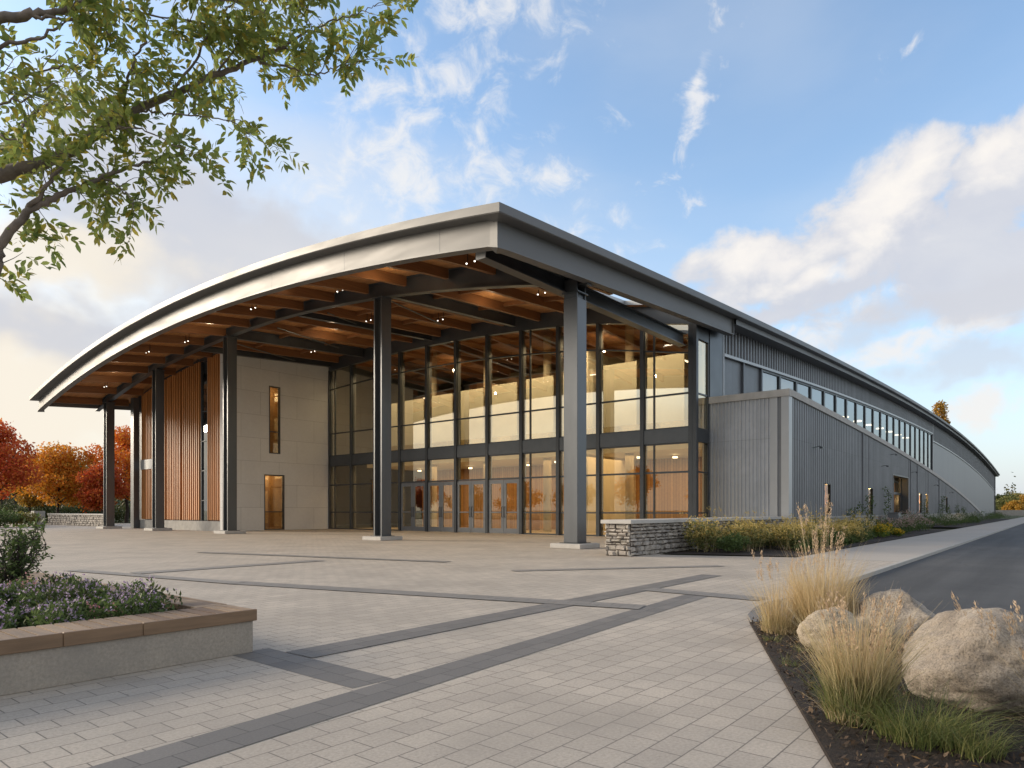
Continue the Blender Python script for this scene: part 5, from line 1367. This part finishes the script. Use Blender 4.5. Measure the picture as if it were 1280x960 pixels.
w3 = noise3(13.0, 3, 0.5, (1, 1.2, 1), (5.5, 0.3, 0)); w4 = noise3(13.0, 3, 0.5, (1, 1.2, 1), (0.9, 6.1, 0))
azw = math_(nt, 'ADD', math_(nt, 'MULTIPLY_ADD', math_(nt, 'SUBTRACT', w1, .5), .22, az), math_(nt, 'MULTIPLY', math_(nt, 'SUBTRACT', w3, .5), .10))
elw = math_(nt, 'ADD', math_(nt, 'MULTIPLY_ADD', math_(nt, 'SUBTRACT', w2, .5), .16, el), math_(nt, 'MULTIPLY', math_(nt, 'SUBTRACT', w4, .5), .08))
def azel(px, py):
    x, z = (px-640)/F, (HY-py)/F
    return math.atan(x), math.atan(z/math.sqrt(1+x*x))
def blob(px, py, wpx, hpx, tilt=0.0, amp=1.0):
    a0, e0 = azel(px, py); k = math.cos(a0)
    ra, re = wpx/F*k*k, hpx/F*k
    da = math_(nt, 'SUBTRACT', azw, a0); de = math_(nt, 'SUBTRACT', elw, e0)
    c, s_ = math.cos(tilt), math.sin(tilt)
    u_ = math_(nt, 'ADD', math_(nt, 'MULTIPLY', da, c/ra), math_(nt, 'MULTIPLY', de, s_/ra))
    v_ = math_(nt, 'ADD', math_(nt, 'MULTIPLY', da, -s_/re), math_(nt, 'MULTIPLY', de, c/re))
    r2 = math_(nt, 'ADD', math_(nt, 'MULTIPLY', u_, u_), math_(nt, 'MULTIPLY', v_, v_))
    return math_(nt, 'MULTIPLY', math_(nt, 'SUBTRACT', 1.0, math_(nt, 'SQRT', r2)), amp)
def mx(*a):
    r = a[0]
    for x in a[1:]: r = math_(nt, 'MAXIMUM', r, x)
    return r
n_f = noise3(9.0, 10, 0.6, (1, 1.35, 1), (3.1, 1.7, 0), .3)
n_s = noise3(18.0, 9, 0.62, (1, 1.25, 1), (0.4, 5.2, 0), .5)
n_b = noise3(2.2, 6, 0.5, (1, 2.2, 1), (7.7, 2.2, 0), .2)
def layer(mask, nz, s, lo, hi):
    d_ = math_(nt, 'MULTIPLY_ADD', math_(nt, 'SUBTRACT', nz, 0.5), s, mask)
    mr = nt.nodes.new('ShaderNodeMapRange'); mr.interpolation_type = 'SMOOTHSTEP'; mr.clamp = True
    L(nt, d_, mr.inputs[0]); mr.inputs[1].default_value = lo; mr.inputs[2].default_value = hi
    return mr.outputs[0]
col = mixc(nt, 1.0, base, (0.93, 0.96, 0.965), 'MULTIPLY')
CLD = 2.8
def cmul(c, k): return [x*k for x in c]
def over(col, fac, c, op=1.0, var=None, lo=.84):
    f = math_(nt, 'MULTIPLY', fac, op)
    if var is not None:
        mr = nt.nodes.new('ShaderNodeMapRange'); L(nt, var, mr.inputs[0])
        mr.inputs[1].default_value = .35; mr.inputs[2].default_value = .65
        c = mixc(nt, mr.outputs[0], [x*lo*k for x, k in zip(c, (.97, .985, 1.03))], c)
    return mixc(nt, f, col, c)
# milky horizon all round
hz = math_(nt, 'POWER', math_(nt, 'SUBTRACT', 1.0, math_(nt, 'ABSOLUTE', sx.outputs[2]), clamp=True), 5.0)
col = over(col, hz, cmul((0.74, 0.79, 0.90), CLD), 0.92)
# thin high veil on the left and round to the sun
vl = nt.nodes.new('ShaderNodeMapRange'); vl.interpolation_type = 'SMOOTHSTEP'; L(nt, cosn, vl.inputs[0]); vl.inputs[1].default_value = 0.05; vl.inputs[2].default_value = 0.9
vm = math_(nt, 'MULTIPLY', vl.outputs[0], layer(math_(nt, 'MULTIPLY', math_(nt, 'SUBTRACT', 0.70, el), 1.3), n_b, 1.4, 0.0, 0.7))
col = over(col, vm, cmul((1.02, 0.935, 0.80), CLD), 0.92)
# big soft grey bank at left
gb = layer(mx(blob(265, 300, 330, 130, -0.25, 1.0), blob(60, 400, 300, 60, 0.1, .8)), n_f, .9, 0.02, .55)
col = over(col, gb, cmul((0.70, 0.70, 0.745), CLD), 0.8, n_b, .92)
gw = layer(mx(blob(90, 335, 260, 65, .1, .9), blob(-60, 480, 520, 100, 0.0, 1.2)), n_f, 1.0, 0.05, .7)
col = over(col, gw, cmul((1.03, 0.94, 0.80), CLD), 0.88)
hv = layer(0.30, n_b, 1.6, 0.1, .8)
col = over(col, hv, cmul((0.90, 0.93, 0.97), CLD), 0.22)
# scattered soft clouds, middle
sc_ = layer(mx(blob(500, 190, 170, 110, .2, .8), blob(640, 20, 170, 80, .0, .8), blob(620, 225, 190, 70, 0, .75), blob(560, 110, 100, 80, 0.5, .6), blob(740, 300, 130, 45, 0, .5)), n_s, 2.3, 0.22, 1.0)
col = over(col, sc_, cmul((1.0, 0.985, 0.97), CLD), 0.8)
# wisps
wi = layer(mx(blob(868, 110, 110, 36, .95, .85), blob(1095, 72, 75, 32, .4, .5), blob(850, 235, 50, 46, 0, .5), blob(1275, 120, 50, 46, 0, .45)), n_s, 2.6, 0.3, 1.0)
col = over(col, wi, cmul((1.0, 0.98, 0.97), CLD), 0.8)
# heaped cumulus at right: grey underside first, lit tops over it
cu = mx(blob(1090, 285, 140, 115, .15, 1.0), blob(955, 320, 120, 75, 0, .95), blob(1240, 250, 130, 100, 0, 1.0), blob(1010, 375, 230, 55, 0, .8), blob(1200, 350, 230, 95, 0, .9))
cm = layer(cu, n_f, 1.5, 0.14, .46)
col = over(col, cm, cmul((0.78, 0.78, 0.82), CLD), 0.9, n_f, .93)
lt = layer(mx(blob(1085, 255, 120, 90, .15, 1.0), blob(945, 300, 110, 55, 0, .9), blob(1245, 205, 100, 55, 0, .8), blob(1010, 345, 160, 36, 0.1, .8)), n_f, 1.7, 0.16, .8)
col = over(col, lt, cmul((1.08, 1.03, 0.97), CLD), 0.92, n_s, .93)
lb = layer(mx(blob(1130, 455, 150, 32, .05, .8), blob(1215, 430, 100, 28, 0, .7), blob(1230, 525, 140, 32, .1, .8), blob(1000, 420, 170, 34, .1, .5)), n_s, 1.8, 0.15, .8)
col = over(col, lb, cmul((1.0, 0.95, 0.91), CLD), 0.8)
lg = layer(mx(blob(1150, 405, 260, 46, .1, .8), blob(1240, 480, 170, 36, 0, .7)), n_f, 1.4, 0.1, .6)
col = over(col, lg, cmul((0.70, 0.72, 0.79), CLD), 0.6)
# broken cloud over the rest of the sky, behind the viewer
am = nt.nodes.new('ShaderNodeMapRange'); am.interpolation_type = 'SMOOTHSTEP'; L(nt, math_(nt, 'ABSOLUTE', math_(nt, 'SUBTRACT', az, 0.06)), am.inputs[0]); am.inputs[1].default_value = .75; am.inputs[2].default_value = 1.2
rest = math_(nt, 'MULTIPLY', am.outputs[0], layer(0.36, n_b, 2.2, 0.0, .5))
col = over(col, rest, cmul((1.04, 0.97, 0.87), CLD), 0.85, n_f, .8)
L(nt, col, bg.inputs['Color']); bg.inputs['Strength'].default_value = 0.13

sl = bpy.data.lights.new('sun', 'SUN'); sl.energy = 1.75; sl.angle = math.radians(22); sl.color = (1.0, 0.86, 0.68)
so = bpy.data.objects.new('sun', sl); link(so); so.rotation_euler = (-sd).to_track_quat('-Z', 'Y').to_euler()

cam = bpy.data.cameras.new('camera'); co = bpy.data.objects.new('camera', cam); link(co)
co.location = (0, 0, E); co.rotation_euler = (PI/2, 0, 0)
cam.sensor_width = 36; cam.sensor_fit = 'HORIZONTAL'; cam.lens = 36*F/1280; cam.shift_y = (HY-480)/1280
cam.clip_end = 6000; cam.clip_start = 0.05
SC.camera = co
SC.view_settings.view_transform = 'Standard'; SC.view_settings.look = 'None'; SC.view_settings.exposure = 1.36; SC.view_settings.gamma = 1.0
SC.view_settings.use_curve_mapping = False
SC.render.engine = 'CYCLES'
SC.cycles.use_denoising = True
SC.cycles.max_bounces = 8; SC.cycles.diffuse_bounces = 3; SC.cycles.glossy_bounces = 4; SC.cycles.transparent_max_bounces = 16
SC.cycles.sample_clamp_indirect = 6
for o in list(bpy.data.objects):
    if '_org' in o: del o['_org']
